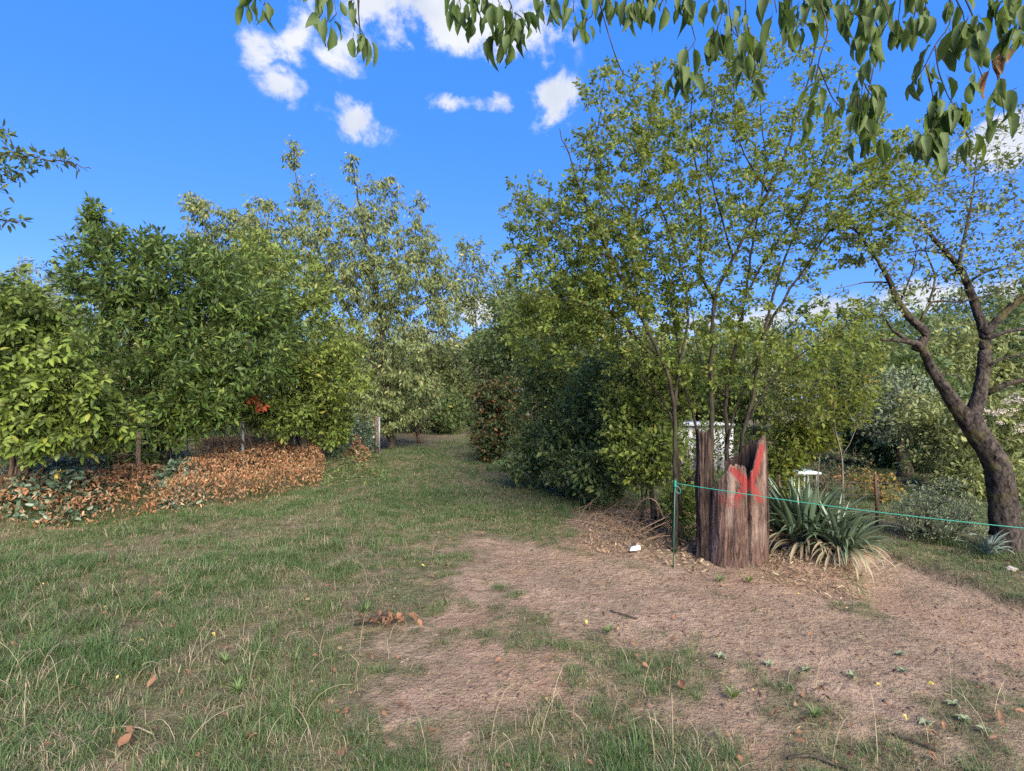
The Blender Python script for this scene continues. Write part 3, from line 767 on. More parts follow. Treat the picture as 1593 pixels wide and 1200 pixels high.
plant('plum_tree', 'slender many-stemmed small-leaved tree growing out from behind the split stump', 'tree', P(1110, 700, 5.5) * [1, 1, 0],
      t1,
      [E(890, 410, 5.9, 120, 120, .8, 330), E(990, 330, 5.7, 130, 150, .9, 320), E(960, 470, 6.0, 130, 80, .8, 200), E(960, 190, 5.6, 90, 90, .6, 80), E(1120, 330, 5.6, 130, 170, 1.0, 210),
       E(1250, 300, 5.5, 140, 150, .9, 190), E(1330, 300, 5.4, 100, 110, .7, 130), E(1080, 150, 5.6, 110, 70, .7, 60), E(1200, 130, 5.5, 110, 90, .7, 70),
       E(1060, 520, 5.8, 160, 80, .8, 150), E(1240, 520, 5.6, 120, 70, .7, 90), E(850, 520, 6.1, 80, 60, .6, 110), E(820, 340, 6.0, 50, 70, .5, 40),
       E(1100, 600, 5.9, 90, 50, .6, 40)],
      LF(n=62, L=.052, w=.55, mat=m_plum, s0=.1, along=.6, out=.8, pet=.012, tumble=.7, spread=.015), b_plum, 1, uppen=.9, twig=(.0016, .007), fine=1.7,
      limbnames=['trunk', 'limb', 'trunk', 'trunk', 'limb', 'trunk', 'limb', 'trunk', 'trunk', 'limb'] + ['limb'] * 11)

# ------------------------------------------------------------------ thick leaning tree at the right
D6 = 5.35
t2 = [
    ([P(1567, 868, D6) - [0, 0, .12], P(1562, 800, D6), P(1550, 725, D6), P(1520, 675, D6), P(1505, 645, D6)], .140, .095),
    (pl([(1512, 665), (1478, 618), (1450, 575), (1432, 540), (1412, 532), (1370, 528)], D6, D6 - .2), .090, .012),
    (pl([(1425, 545), (1440, 520), (1415, 495), (1395, 465), (1375, 420), (1340, 370), (1320, 350)], D6, D6 - .1), .048, .008),
    (pl([(1505, 668), (1522, 620), (1531, 560), (1530, 515), (1515, 470), (1495, 420), (1460, 380), (1432, 345), (1400, 330)], D6 + .05, D6 + .2), .080, .010),
    (pl([(1530, 520), (1560, 490), (1590, 465), (1650, 440), (1720, 400)], D6 + .1, D6 - .1), .050, .010),
    (pl([(1532, 530), (1570, 515), (1640, 510)], D6 + .1, D6), .026, .008),
    (pl([(1535, 612), (1565, 598), (1600, 590), (1680, 560)], D6 + .05, D6 - .2), .034, .010),
    (pl([(1535, 570), (1570, 555), (1620, 552)], D6 + .05, D6 - .1), .020, .006),
    (pl([(1430, 505), (1450, 470), (1490, 470), (1560, 455)], D6, D6 + .1), .018, .004),
    (pl([(1490, 425), (1500, 370), (1512, 310), (1520, 240)], D6 + .1, D6 + .3), .022, .004),
    (pl([(1412, 532), (1390, 515), (1380, 500)], D6, D6), .022, .010),
    (pl([(1460, 583), (1490, 585), (1500, 605), (1498, 618)], D6 - .05, D6 - .1), .010, .003),
    (pl([(1445, 470), (1455, 430), (1440, 390), (1450, 340)], D6, D6 + .2), .014, .004), (pl([(1385, 440), (1345, 440), (1300, 450)], D6, D6 - .2), .012, .003), (pl([(1400, 470), (1420, 420), (1425, 380)], D6, D6 - .2), .012, .003), (pl([(1505, 440), (1540, 420), (1590, 410)], D6 + .1, D6 - .1), .018, .004), (pl([(1470, 395), (1430, 390), (1380, 400)], D6 + .1, D6 + .3), .012, .003),
]
plant('cherry_tree', 'old tree with thick mossy trunk leaning over and forking near the blue-grey plant', 'tree', P(1567, 868, D6), t2,
      [E(1370, 380, 5.3, 60, 60, .5, 45), E(1460, 310, 5.4, 90, 80, .6, 90), E(1540, 300, 5.5, 90, 110, .7, 110), E(1560, 420, 5.4, 90, 60, .6, 70), E(1480, 420, 5.4, 90, 40, .5, 45),
       E(1430, 250, 5.5, 80, 60, .5, 40), E(1660, 400, 5.4, 90, 130, .8, 70), E(1590, 200, 5.6, 80, 70, .5, 50), E(1400, 470, 5.3, 50, 30, .4, 20)],
      LF(n=21, L=.056, w=.5, mat=m_cherry, s0=.25, along=.4, out=.8, lift=-.2, pet=.02, tumble=.6, spread=.015), b_cherry, 2, uppen=.5, twig=(.0018, .009), limb_sides=30, wob=.008, fine=1.7)

# ------------------------------------------------------------------ hedge and trees on the left
def shrub(name, label, cat, basepx, d, stems, ells, leaf, bark, seed, group=None, hgt=None, **kw):
    """stems: number of stems fanned from the base towards the ellipsoids"""
    rg = np.random.default_rng(seed + 7); bx = P(basepx, 700, d); g_ = hz(bx[0], bx[1]); b = np.array([bx[0], bx[1], g_])
    limbs = []; w = np.array([e[2] for e in ells], float); w /= w.sum()
    for k in range(stems):
        c, rad, _, _ = ells[k % len(ells)] if k < len(ells) else ells[rg.choice(len(ells), p=w)]
        t = c + rad * (rg.random(3) - .5) * .9 + [0, 0, rad[2] * .2]; t[2] = max(t[2], g_ + .35)
        s = b + [(rg.random() - .5) * .25, (rg.random() - .5) * .25, -.05]
        mid = s + (t - s) * .45 + [0, 0, .25 * np.linalg.norm(t - s) * .5] + (rg.random(3) - .5) * .15
        L = np.linalg.norm(t - s); limbs.append(([s, mid, t], .010 + .008 * L if stems > 1 else .02 + .022 * L, .005))
    return plant(name, label, cat, b, limbs, ells, leaf, bark, seed, group, crownname=kw.pop('crownname', 'foliage'), limbnames=['stem'] * stems, **kw)


HED = 'shrubs of the hedge along the left fence'
shrub('elder_shrub', 'tall dark green shrub with upright shoots behind the wire fence', 'shrub', 240, 8.9, 9,
      [E(150, 370, 8.7, 26, 45, .3, 40, .5), E(190, 430, 8.7, 85, 75, .8, 210), E(280, 440, 8.8, 100, 70, .9, 240), E(360, 460, 9.1, 100, 70, .9, 200),
       E(210, 530, 8.6, 110, 80, .8, 200), E(320, 560, 8.7, 110, 90, .8, 240), E(400, 540, 9.2, 70, 80, .7, 130), E(240, 385, 8.8, 22, 36, .3, 26, .5), E(145, 335, 8.7, 12, 26, .15, 16, .5), E(185, 380, 8.7, 16, 26, .2, 16, .5), E(290, 385, 8.8, 18, 24, .25, 16, .5), E(115, 440, 8.6, 20, 30, .25, 18, .5), E(335, 410, 9, 20, 24, .3, 16, .5), E(250, 640, 8.7, 130, 45, .5, 130), E(200, 690, 8.4, 80, 30, .3, 60)],
      LF(n=40, L=.125, w=.36, mat=m_elder, along=.5, out=.9, lift=-.05, pet=.03, tumble=.55, spread=.03), b_dark, 21, HED)
shrub('spindle_shrub', 'bright yellow-green shrub in front of the tall cherry and over the thin post', 'shrub', 470, 11, 7,
      [E(430, 450, 10.6, 95, 70, 1, 200), E(480, 520, 10.8, 90, 80, 1, 230), E(515, 590, 11, 60, 65, .8, 150), E(440, 600, 10.6, 80, 55, .7, 150), E(400, 400, 11, 60, 40, .7, 70)],
      LF(n=40, L=.115, w=.42, mat=m_yshrub, lift=-.05, pet=.03, tumble=.55, spread=.03), b_dark, 22, HED)
shrub('willow_shrub', 'pale grey-green shrub showing behind the dark shrub', 'shrub', 90, 12.5, 4,
      [E(70, 470, 12.5, 70, 60, 1.2, 150), E(120, 490, 12.5, 70, 60, 1.2, 130), E(20, 480, 12.8, 60, 60, 1, 90), E(40, 420, 12.6, 6, 26, .1, 8)],
      LF(n=34, L=.12, w=.3, mat=m_willow, lift=.2, pet=.02, tumble=.8, spread=.05), b_grey, 23, HED)
shrub('leafy_shrub', 'mid green shrub under the yellow-green one with a thin grey post in it', 'shrub', 400, 9.9, 5,
      [E(370, 620, 9.6, 60, 45, .5, 120), E(320, 620, 9.2, 60, 45, .5, 120), E(430, 650, 10.2, 60, 32, .5, 90), E(260, 650, 8.7, 60, 32, .4, 80)],
      LF(n=34, L=.105, w=.5, mat=m_creeper, lift=-.3, pet=.03, tumble=.5, spread=.03, tpl=T4), b_dark, 24, HED)
shrub('hanging_creeper', 'yellow-green creeper hanging over the fence left of the weathered end post', 'creeper', 500, 11.6, 4,
      [E(480, 640, 11.2, 45, 30, .5, 80), E(510, 665, 11.3, 38, 32, .4, 80), E(525, 640, 11.6, 30, 40, .4, 50)],
      LF(n=34, L=.11, w=.6, mat=m_yshrub, lift=-.6, pet=.03, tumble=.5, spread=.03), b_dark, 25, HED)
shrub('ivy_bush', 'dark bluish ivy clump climbing beside the weathered end post', 'ivy', 568, 13.3, 3,
      [E(568, 690, 13.2, 22, 32, .3, 90), E(560, 665, 13.3, 20, 18, .3, 40)],
      LF(n=18, L=.08, w=.8, mat=m_ivy, lift=-.4, pet=.03, tumble=.5, spread=.03), b_dark, 26)


def carpet(name, label, cat, poly, n, mat, L, w, hmax, seed, lift=.0, kind=None, stems=True, tpl=T4, steep=.35):
    rg = np.random.default_rng(seed); pg = np.array(gp(poly)); lo, hi = pg.min(0), pg.max(0)
    x = lo[0] + (hi[0] - lo[0]) * rg.random(n * 4); y = lo[1] + (hi[1] - lo[1]) * rg.random(n * 4)
    s = polysdf(x, y, pg) + (fbm(x * 3, y * 3, seed, 3) - .5) * .24; k = s > 0; x, y, s = x[k][:n], y[k][:n], s[k][:n]
    hh = hmax * sstep(s, -.05, steep) * (.6 + .7 * fbm(x * 2.5, y * 2.5, seed + 3, 3))
    z = height(x, y) + hh * (1 - .75 * rg.random(len(x)) ** 2) + .01
    b = np.stack([x, y, z], 1); ax = norm(rg.normal(size=(len(x), 3)) * [1, 1, .6] + [0, 0, lift]); nr = rg.normal(size=(len(x), 3)) * .75 + UP
    Ls = L * (.6 + .7 * rg.random(len(x))); c = np.array([b[:, 0].mean(), b[:, 1].mean(), hz(b[:, 0].mean(), b[:, 1].mean())])
    root = thing(name, label, cat, tuple(c))
    link('foliage', leaf_mesh('foliage', b - c, ax, nr, Ls, Ls * w, tpl, mat), root, kind='stuff')
    if stems:
        mb = MB()
        for i in rg.integers(0, len(x), max(40, n // 40)):
            h0 = height(np.array([x[i]]), np.array([y[i]]))[0]; p0 = np.array([x[i], y[i], h0]); p1 = b[i] + [0, 0, .03]
            v, f = tube([p0 - c, (p0 + p1) / 2 - c + rg.normal(size=3) * .02, p1 - c], .0025, 3); mb.add(v, f)
        link('stems', mb.mesh('stems', b_twig), root, kind='stuff')
    return root



# the undergrowth of bare stems inside the hedge
def bare_stems():
    rg = np.random.default_rng(8); root = thing('bramble_thicket', 'tangle of bare grey-brown stems under the hedge behind the wire', 'thicket', (-5.6, 9.2, hz(-5.6, 9.2)))
    o = np.array(root.location)
    for k in range(70):
        s = rg.random(); b = FA + (FB - FA) * (s * .80 + .02) - FN * (.15 + .9 * rg.random())
        z = hz(*b); L = .5 + 1.1 * rg.random(); a = rg.random() * 6.283; w = .1 + .5 * rg.random()
        p = [(b[0], b[1], z - .05), (b[0] + math.cos(a) * w * .3, b[1] + math.sin(a) * w * .3, z + L * .6), (b[0] + math.cos(a) * w, b[1] + math.sin(a) * w, z + L * (.7 + .35 * rg.random()))]
        c, _ = catmull(p, .12); v, f = tube(c - o, np.linspace(.008 + .006 * rg.random(), .003, len(c)), 4)
        link('stem', mesh_np('stem', v, f, b_grey if k % 2 else b_twig), root)
bare_stems()

carpet('hedge_undergrowth', 'dark leafy undergrowth filling the foot of the hedge behind the wire', 'undergrowth',
       [(150, 752), (215, 742), (330, 718), (450, 706), (560, 700), (560, 690), (430, 690), (250, 705), (120, 728)], 9000, m_elder, .11, .42, 1.0, 67, .1, tpl=T2)
carpet('hedge_undergrowth', 'dark brambles under the creeper at the left edge', 'undergrowth',
       [(-150, 800), (0, 780), (150, 752), (120, 728), (0, 745), (-150, 760)], 5000, m_elder, .11, .42, .8, 68, .1, tpl=T2)

t3 = [(foot(pl([(610, 690), (600, 600), (590, 480), (570, 380), (548, 255)], 16.5)), .13, .02),
      (pl([(604, 620), (560, 520), (500, 400), (465, 300), (456, 225)], 16.5, 16), .06, .012),
      (pl([(600, 600), (650, 560), (690, 530), (720, 515)], 16.5, 16), .05, .012),
      (pl([(595, 520), (630, 430), (650, 340)], 16.5, 17), .04, .01)]
plant('cherry_tree', 'tall drooping-leaved tree with ragged shoots rising over the hedge by the lawn', 'tree', P(610, 690, 16.5) * [1, 1, 0], t3,
      [E(560, 400, 16.3, 90, 95, 1.6, 270), E(620, 440, 16.6, 80, 90, 1.6, 240), E(600, 540, 16.4, 90, 75, 1.6, 260), E(500, 400, 16.0, 60, 80, 1.3, 140),
       E(456, 240, 16.0, 12, 26, .3, 14, .5), E(548, 260, 16.4, 12, 24, .3, 12, .5), E(480, 310, 16, 30, 40, .5, 34), E(590, 310, 16.5, 40, 40, .7, 50), E(650, 340, 16.8, 22, 40, .5, 26), E(670, 400, 16.6, 30, 45, .7, 50),
       E(640, 610, 16.5, 55, 45, 1.2, 130), E(560, 630, 16.0, 50, 50, 1.0, 130), E(600, 650, 16.2, 50, 26, 1, 70), E(690, 470, 16.6, 30, 60, 1, 70)],
      LF(n=40, L=.155, w=.36, mat=m_cherry, s0=.05, along=.3, out=.5, lift=-.75, pet=.04, tumble=.8, spread=.05, flat=.5), b_dark, 31, uppen=.8, twig=(.004, .010))
t4 = [(foot(pl([(400, 690), (390, 560), (380, 430), (350, 330)], 14.5)), .09, .02), (pl([(388, 520), (340, 400), (300, 310)], 14.5), .04, .01), (pl([(385, 480), (410, 380), (420, 320)], 14.5), .04, .01)]
plant('cherry_tree', 'drooping-leaved tree whose thin top shows between dark shrub and taller tree', 'tree', P(400, 690, 14.5) * [1, 1, 0], t4,
      [E(300, 320, 14.3, 24, 30, .4, 24), E(350, 370, 14.4, 60, 50, 1, 130), E(410, 350, 14.5, 50, 45, 1, 90), E(390, 430, 14.5, 80, 50, 1.2, 130), E(315, 400, 14.4, 30, 40, .6, 40)],
      LF(n=40, L=.15, w=.36, mat=m_cherry, s0=.05, along=.3, out=.5, lift=-.7, pet=.04, tumble=.8, spread=.05, flat=.5), b_dark, 32, uppen=.8, twig=(.004, .010))

# branch of a tree outside the frame, far left
pA = [P(-260, 640, 5.6), P(-230, 420, 5.6), P(-160, 300, 5.6), P(-60, 250, 5.5), P(40, 243, 5.4), P(140, 262, 5.3)]; pA[0][2] = hz(pA[0][0], pA[0][1]) - .1
plant('young_tree', 'leafy branch tips of a tree reaching in from the left edge against the sky', 'tree', pA[0], [(pA, .06, .004), ([P(-200, 350, 5.6), P(-80, 340, 5.5), P(30, 345, 5.4)], .02, .004), ([P(-160, 300, 5.6), P(-60, 200, 5.5), P(0, 190, 5.4)], .02, .004)],
      [E(10, 250, 5.4, 50, 22, .25, 22), E(70, 245, 5.4, 45, 12, .15, 10), E(130, 262, 5.3, 18, 5, .05, 3), E(0, 280, 5.4, 30, 18, .2, 10), E(10, 335, 5.4, 28, 14, .2, 8), E(-5, 200, 5.4, 16, 12, .2, 6), E(-90, 260, 5.5, 70, 80, .5, 60)],
      LF(n=16, L=.085, w=.42, mat=m_dark, s0=.1, along=.5, out=.8, lift=-.2, pet=.02, tumble=.6, tpl=T4), b_dark, 33, uppen=.5)

# ------------------------------------------------------------------ creeper bush in front, left: its large five-fingered leaves are single parts
def palmleaf(name, rg, mat):
    V, Fc, n = [], [], 0
    tp = np.array([(0, 0, 0), (.22, -.30, .05), (.5, -.46, .02), (.78, -.28, -.06), (1, 0, -.2), (.78, .28, -.06), (.5, .46, .02), (.22, .30, .05)])
    tf = [(0, 1, 2), (0, 2, 3), (0, 3, 4), (0, 4, 5), (0, 5, 6), (0, 6, 7)]
    for a, s in ((-1.75, .62), (-.85, .88), (0, 1), (.85, .88), (1.75, .62)):
        a += rg.normal() * .1; L = .115 * s * (.9 + .2 * rg.random()); W = L * .50
        p = tp * [L, W, L]; tl = .25 + .35 * rg.random()
        x = p[:, 0] * math.cos(tl) + p[:, 2] * math.sin(tl); z = -p[:, 0] * math.sin(tl) + p[:, 2] * math.cos(tl) + np.abs(p[:, 1]) * .25
        V.append(np.stack([x * math.cos(a) - p[:, 1] * math.sin(a), x * math.sin(a) + p[:, 1] * math.cos(a), z], 1)); Fc.append(np.array(tf) + n); n += 8
    v, f = tube([(0, 0, 0), (-.03, 0, .012), (-.07, 0, 0)], .0018, 3)
    me = mesh_np(name, np.vstack(V), np.vstack(Fc), mat)
    return me


def creeper():
    rg = np.random.default_rng(17)
    ells = [E(30, 550, 6.6, 110, 95, .6, 190), E(100, 620, 6.5, 75, 75, .45, 140), E(20, 480, 6.8, 70, 55, .5, 90), E(40, 670, 6.4, 90, 45, .35, 70), E(-60, 600, 6.6, 70, 120, .6, 60), E(165, 660, 6.9, 45, 45, .35, 60)]
    root, nodes = shrub('creeper_bush', 'mound of yellow-green five-fingered creeper leaves at the left edge', 'creeper', 30, 6.9, 6, ells,
                        LF(n=30, L=.11, w=.52, mat=m_creeper, along=.3, out=.8, lift=-.35, pet=.04, tumble=.45, spread=.04, tpl=T4), b_twig, 41)
    vs = [palmleaf('leaf', rg, m_creeper) for _ in range(6)]; o0 = np.array(root.location)
    vis = nodes[(nodes[:, 2] > .45)]
    # nearest, outermost places towards the path
    sc = vis[:, 0] * .35 - vis[:, 1] + rg.random(len(vis)) * .5
    pick = vis[np.argsort(-sc)[:900]]; pick = pick[rg.permutation(len(pick))][:260]
    for p in pick:
        o = link('leaf', vs[rg.integers(6)], root); pp = p + [rg.normal() * .03 + .03, -.06 - .05 * rg.random(), rg.normal() * .03]
        o.location = tuple(pp - o0); o.rotation_euler = (.75 + rg.normal() * .3, rg.normal() * .3, -1.57 + rg.normal() * .8); s = .75 + .55 * rg.random(); o.scale = (s, s, s)
    yl = LM('yellow_leaf', (.36, .27, .05), (.42, .33, .08), None, 0, .3)
    o = link('leaf', palmleaf('leaf', rg, yl), root); o.location = tuple(P(92, 735, 6.2) - o0); o.rotation_euler = (1.0, 0, -1.57); o.scale = (1.3, 1.3, 1.3); o['label'] = 'single yellow leaf hanging lowest'
    rd = palmleaf('leaf', rg, m_red)
    t = thing('red_creeper', 'small spray of bright red creeper leaves beside the grey fence post', 'creeper', tuple(P(400, 625, 9.3)))
    c, _ = catmull([(-.1, .15, -.35), (-.03, .05, -.1), (.02, 0, .1)], .05); v, f = tube(c, .004, 6); link('stem', mesh_np('stem', v, f, b_twig), t)
    for k in range(9):
        o = link('leaf', rd, t); o.location = ((rg.random() - .5) * .34, -.05 * rg.random(), (rg.random() - .55) * .38); o.rotation_euler = (.9 + rg.normal() * .3, rg.normal() * .4, -1.57 + rg.normal() * .8); o.scale = (1.15,) * 3
creeper()

# ------------------------------------------------------------------ dead leaf banks and ivy carpets in front of the hedge
carpet('dead_leaf_bank', 'long bank of rust-brown dead leaves under the hedge by the grey post', 'dead leaves',
       [(235, 800), (285, 770), (330, 745), (300, 728), (400, 712), (490, 712), (506, 735), (500, 755), (440, 772), (380, 785), (330, 792), (290, 800)], 19000, m_brown, .058, .36, .46, 61, -1.1, steep=.16)
carpet('dead_leaf_bank', 'patchy bank of brown dead leaves below the yellow-green creeper', 'dead leaves',
       [(-60, 832), (-60, 780), (100, 745), (200, 735), (260, 738), (262, 772), (240, 796), (180, 816), (100, 824)], 9500, m_brown, .066, .36, .36, 62, -.8, steep=.2)
carpet('dead_leaf_bank', 'small clump of brown dead leaves just left of the weathered end post', 'dead leaves',
       [(535, 730), (540, 712), (565, 706), (577, 715), (578, 732), (560, 738)], 700, m_brown, .085, .42, .45, 63, .3)
carpet('ivy_carpet', 'blue-green ivy patch between the two brown leaf banks', 'ivy', [(225, 775), (250, 745), (300, 740), (332, 760), (330, 785), (290, 795), (245, 798)], 2600, m_ivy, .075, .6, .34, 64, .2)
carpet('ivy_carpet', 'blue-green ivy growing through the dead leaves at the left edge', 'ivy', [(-30, 822), (-30, 785), (60, 770), (130, 765), (190, 775), (160, 808), (90, 825)], 4200, m_ivy, .08, .6, .46, 65, .2)
carpet('weed_patch', 'low dull green weeds at the foot of the fence near the lawn', 'weeds', [(500, 760), (505, 715), (540, 700), (600, 730), (605, 750), (560, 755)], 1400, m_dark, .07, .5, .18, 66, .5)

# ------------------------------------------------------------------ left fence
def fences():
    gp_ = plain('zinc_post', (.26, .28, .29), .5, .4, .3, 30); wd = barkmat('weathered_post', (.07, .05, .038), (.19, .135, .10), 25); wm = plain('old_wire', (.20, .19, .18), .5, .5); rm = plain('rusty_iron', (.115, .058, .035), .8, .1, .5, 40); gm = MATS['green_stake_paint']
    root = thing('wire_fence', 'old wire fence with grey posts half hidden in the left hedge', 'fence', (FA[0], FA[1], 0)); o = np.array([FA[0], FA[1], 0])
    def on(s): return FA + FD * s
    Ltot = np.linalg.norm(FB - FA)
    for px in (215, 378, 458):
        a = (px - CX) / F; s = (FA[0] - a * FA[1]) / (a * FD[1] - FD[0]); p = on(s); z = hz(*p); w = {215: .035, 378: .032, 458: .018}[px]
        v, f = tube([(p[0], p[1], z - .2), (p[0], p[1], z + .6), (p[0] + .01, p[1], z + (1.35 if px != 215 else .85))], w, 10); link('post', mesh_np('post', v - o, f, gp_ if px != 215 else wd, True), root)
    p = FB; z = hz(*p)
    mb = MB(); mb.box((p[0] - .045, p[1], z + .45), (.075, .07, 1.1), .1); link('end_post', mesh_np('end_post', np.vstack(mb.v) - o, np.vstack(mb.f), wd), root)
    v, f = tube([(p[0] + .03, p[1] - .02, z - .1), (p[0] + .03, p[1] - .02, z + .98)], .026, 10); link('post', mesh_np('post', v - o, f, gp_, True), root)
    for hgt in (.30, .5, .72, .94, 1.14):
        s = np.linspace(0, Ltot, 40); pts = FA + FD * s[:, None]; zz = height(pts[:, 0], pts[:, 1]) + hgt + .02 * np.sin(s * 2.3 + hgt * 9)
        v, f = tube(np.column_stack([pts, zz]) - o, .0022, 4); link('wire', mesh_np('wire', v, f, wm), root)
    for k in range(int(Ltot / .16)):
        p = on(k * .16 + .05); z = hz(*p); v, f = tube([(p[0], p[1], z + .25), (p[0] + .012 * math.sin(k), p[1], z + .7), (p[0], p[1], z + 1.14)], .0014, 4); link('wire', mesh_np('wire', v - o, f, wm), root)
    # green metal stake past the fence end
    q = G(611, 695); z = hz(*q)
    t = thing('metal_stake', 'short dark green metal stake at the edge of the far lawn', 'stake', (q[0], q[1], z))
    mb = MB(); mb.box((0, 0, .28), (.05, .012, .72)); mb.box((.022, -.018, .28), (.008, .03, .72)); link('profile', mb.mesh('profile', gm), t)
    mb = MB(); mb.box((.075, .03, .28), (.02, .012, .60)); link('profile', mb.mesh('profile', gm), t)
    # right fence behind the sword-leaved plant
    g1 = G(1365, 822); A = np.array([G(1190, 806)[0], G(1190, 806)[1]]); B = G(1480, 828); Dr = (B - A) / np.linalg.norm(B - A); Lr = np.linalg.norm(B - A)
    r2 = thing('wire_fence', 'low sagging wire fence with a rusty post beyond the bare earth path', 'fence', (A[0], A[1], 0)); o2 = np.array([A[0], A[1], 0])
    for px, m_, hh, rr in ((1365, rm, .64, .018), (1215, rm, .60, .014)):
        a = (px - CX) / F; s = (A[0] - a * A[1]) / (a * Dr[1] - Dr[0]); p = A + Dr * s; z = hz(*p)
        v, f = tube([(p[0], p[1], z - .1), (p[0] - .01, p[1], z + hh * .5), (p[0] - .03, p[1], z + hh)], rr, 8); link('post', mesh_np('post', v - o2, f, m_, True), r2)
    for hgt in (.06, .18, .30, .42, .54):
        s = np.linspace(0, Lr, 20); pts = A + Dr * s[:, None]; zz = height(pts[:, 0], pts[:, 1]) + hgt + .015 * np.sin(s * 3 + hgt * 20)
        v, f = tube(np.column_stack([pts, zz]) - o2, .0016, 4); link('wire', mesh_np('wire', v, f, wm), r2)
    for k in range(int(Lr / .14)):
        p = A + Dr * (k * .14 + .03); z = hz(*p); v, f = tube([(p[0], p[1], z + .04), (p[0] + .01, p[1], z + .3), (p[0], p[1], z + .54)], .0012, 4); link('wire', mesh_np('wire', v - o2, f, wm), r2)
fences()

# ------------------------------------------------------------------ bushes right of the lawn
RB = 'bushes between the lawn and the stump'
shrub('rusty_shrub', 'dark shrub with rust-red top at the end of the lawn', 'shrub', 770, 13.0, 6,
      [E(768, 615, 13, 34, 26, .6, 120), E(765, 670, 13, 34, 55, .6, 190), E(790, 640, 13, 32, 60, .6, 120)],
      LF(n=46, L=.11, w=.5, mat=m_rust, lift=-.2, pet=.02, tumble=.6, spread=.04), b_dark, 51, RB)
shrub('hazel_bush', 'broad deep green bush spreading to the lawn behind the brown twig heap', 'bush', 900, 8.6, 9,
      [E(860, 640, 9.4, 70, 75, .9, 190), E(900, 560, 9.2, 90, 60, 1, 190), E(830, 710, 9.2, 55, 45, .6, 110), E(900, 690, 8.2, 75, 75, .8, 230), E(960, 620, 7.6, 80, 80, .8, 230), E(940, 730, 7.4, 55, 50, .5, 110), E(850, 560, 10, 60, 60, .9, 120)],
      LF(n=36, L=.10, w=.55, mat=m_dark, lift=-.05, pet=.03, tumble=.5, spread=.03), b_dark, 52, RB)
shrub('hazel_bush', 'mid green bush at the left of the dark stems, touching the stump', 'bush', 1010, 6.6, 7,
      [E(1000, 620, 6.6, 70, 75, .6, 190), E(1020, 700, 6.3, 50, 55, .45, 130), E(985, 690, 6.6, 60, 70, .5, 160), E(1060, 590, 6.6, 50, 50, .5, 60), E(1060, 790, 6.0, 25, 40, .3, 50)],
      LF(n=36, L=.075, w=.55, mat=m_yshrub, lift=0, pet=.03, tumble=.55, spread=.03), b_dark, 53, RB)
shrub('screening_shrub', 'thin sparse shrub in front of the white shed', 'shrub', 1075, 9.5, 6,
      [E(1060, 690, 9.5, 60, 50, .6, 170), E(1120, 690, 9.5, 50, 50, .6, 150), E(1040, 730, 9.2, 40, 40, .5, 60)],
      LF(n=16, L=.075, w=.5, mat=m_yshrub, lift=0, pet=.03, tumble=.6, spread=.04), b_dark, 55, RB)
shrub('young_tree', 'round-leaved tree standing behind the bushes at the end of the lawn', 'tree', 830, 14, 4,
      [E(800, 520, 14, 60, 70, 1.2, 170), E(850, 500, 13, 70, 70, 1.2, 180), E(760, 560, 15, 40, 45, .8, 80), E(900, 470, 12, 60, 60, 1, 110)],
      LF(n=32, L=.13, w=.6, mat=m_dark, lift=-.2, pet=.04, tumble=.6, spread=.05), b_dark, 54)

# ------------------------------------------------------------------ far trees at the end of the lawn
FARG = 'trees at the far end of the lawn'
shrub('far_tree', 'thin tree with open top in the gap at the end of the lawn', 'tree', 745, 21, 3,
      [E(735, 430, 21, 26, 60, 1.0, 90), E(765, 490, 21, 50, 60, 1.4, 140), E(720, 390, 21, 10, 30, .4, 16), E(700, 460, 21, 40, 50, 1.2, 90), E(790, 450, 21, 40, 50, 1.2, 80)],
      LF(n=20, L=.20, w=.4, mat=m_cherry, lift=-.5, pet=.05, tumble=.8, spread=.08), b_dark, 71, FARG, crownname='crown')
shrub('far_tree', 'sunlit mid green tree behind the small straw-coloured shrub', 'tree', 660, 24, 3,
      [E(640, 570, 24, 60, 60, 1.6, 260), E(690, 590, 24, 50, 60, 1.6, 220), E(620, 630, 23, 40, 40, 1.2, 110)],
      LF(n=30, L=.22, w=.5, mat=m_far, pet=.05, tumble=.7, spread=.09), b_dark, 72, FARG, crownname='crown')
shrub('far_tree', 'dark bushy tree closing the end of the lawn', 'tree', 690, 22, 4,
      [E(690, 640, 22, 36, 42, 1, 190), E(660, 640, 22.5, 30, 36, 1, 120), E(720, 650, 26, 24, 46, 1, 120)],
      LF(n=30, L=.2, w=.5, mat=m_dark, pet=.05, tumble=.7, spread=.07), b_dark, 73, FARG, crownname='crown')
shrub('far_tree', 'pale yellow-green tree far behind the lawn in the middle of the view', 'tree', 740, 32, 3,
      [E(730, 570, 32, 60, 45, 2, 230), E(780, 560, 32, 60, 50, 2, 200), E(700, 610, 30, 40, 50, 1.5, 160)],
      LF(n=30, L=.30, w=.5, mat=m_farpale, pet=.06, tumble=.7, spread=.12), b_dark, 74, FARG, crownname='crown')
shrub('straw_shrub', 'small straw-coloured twiggy shrub standing on the far lawn', 'shrub', 652, 18.5, 9,
      [E(650, 650, 18.5, 26, 28, .6, 150), E(640, 635, 18.5, 20, 20, .5, 50), E(625, 660, 18.6, 14, 20, .4, 40)],
      LF(n=10, L=.09, w=.4, mat=m_farpale, pet=.03, tumble=.8, spread=.05), b_twig, 75)
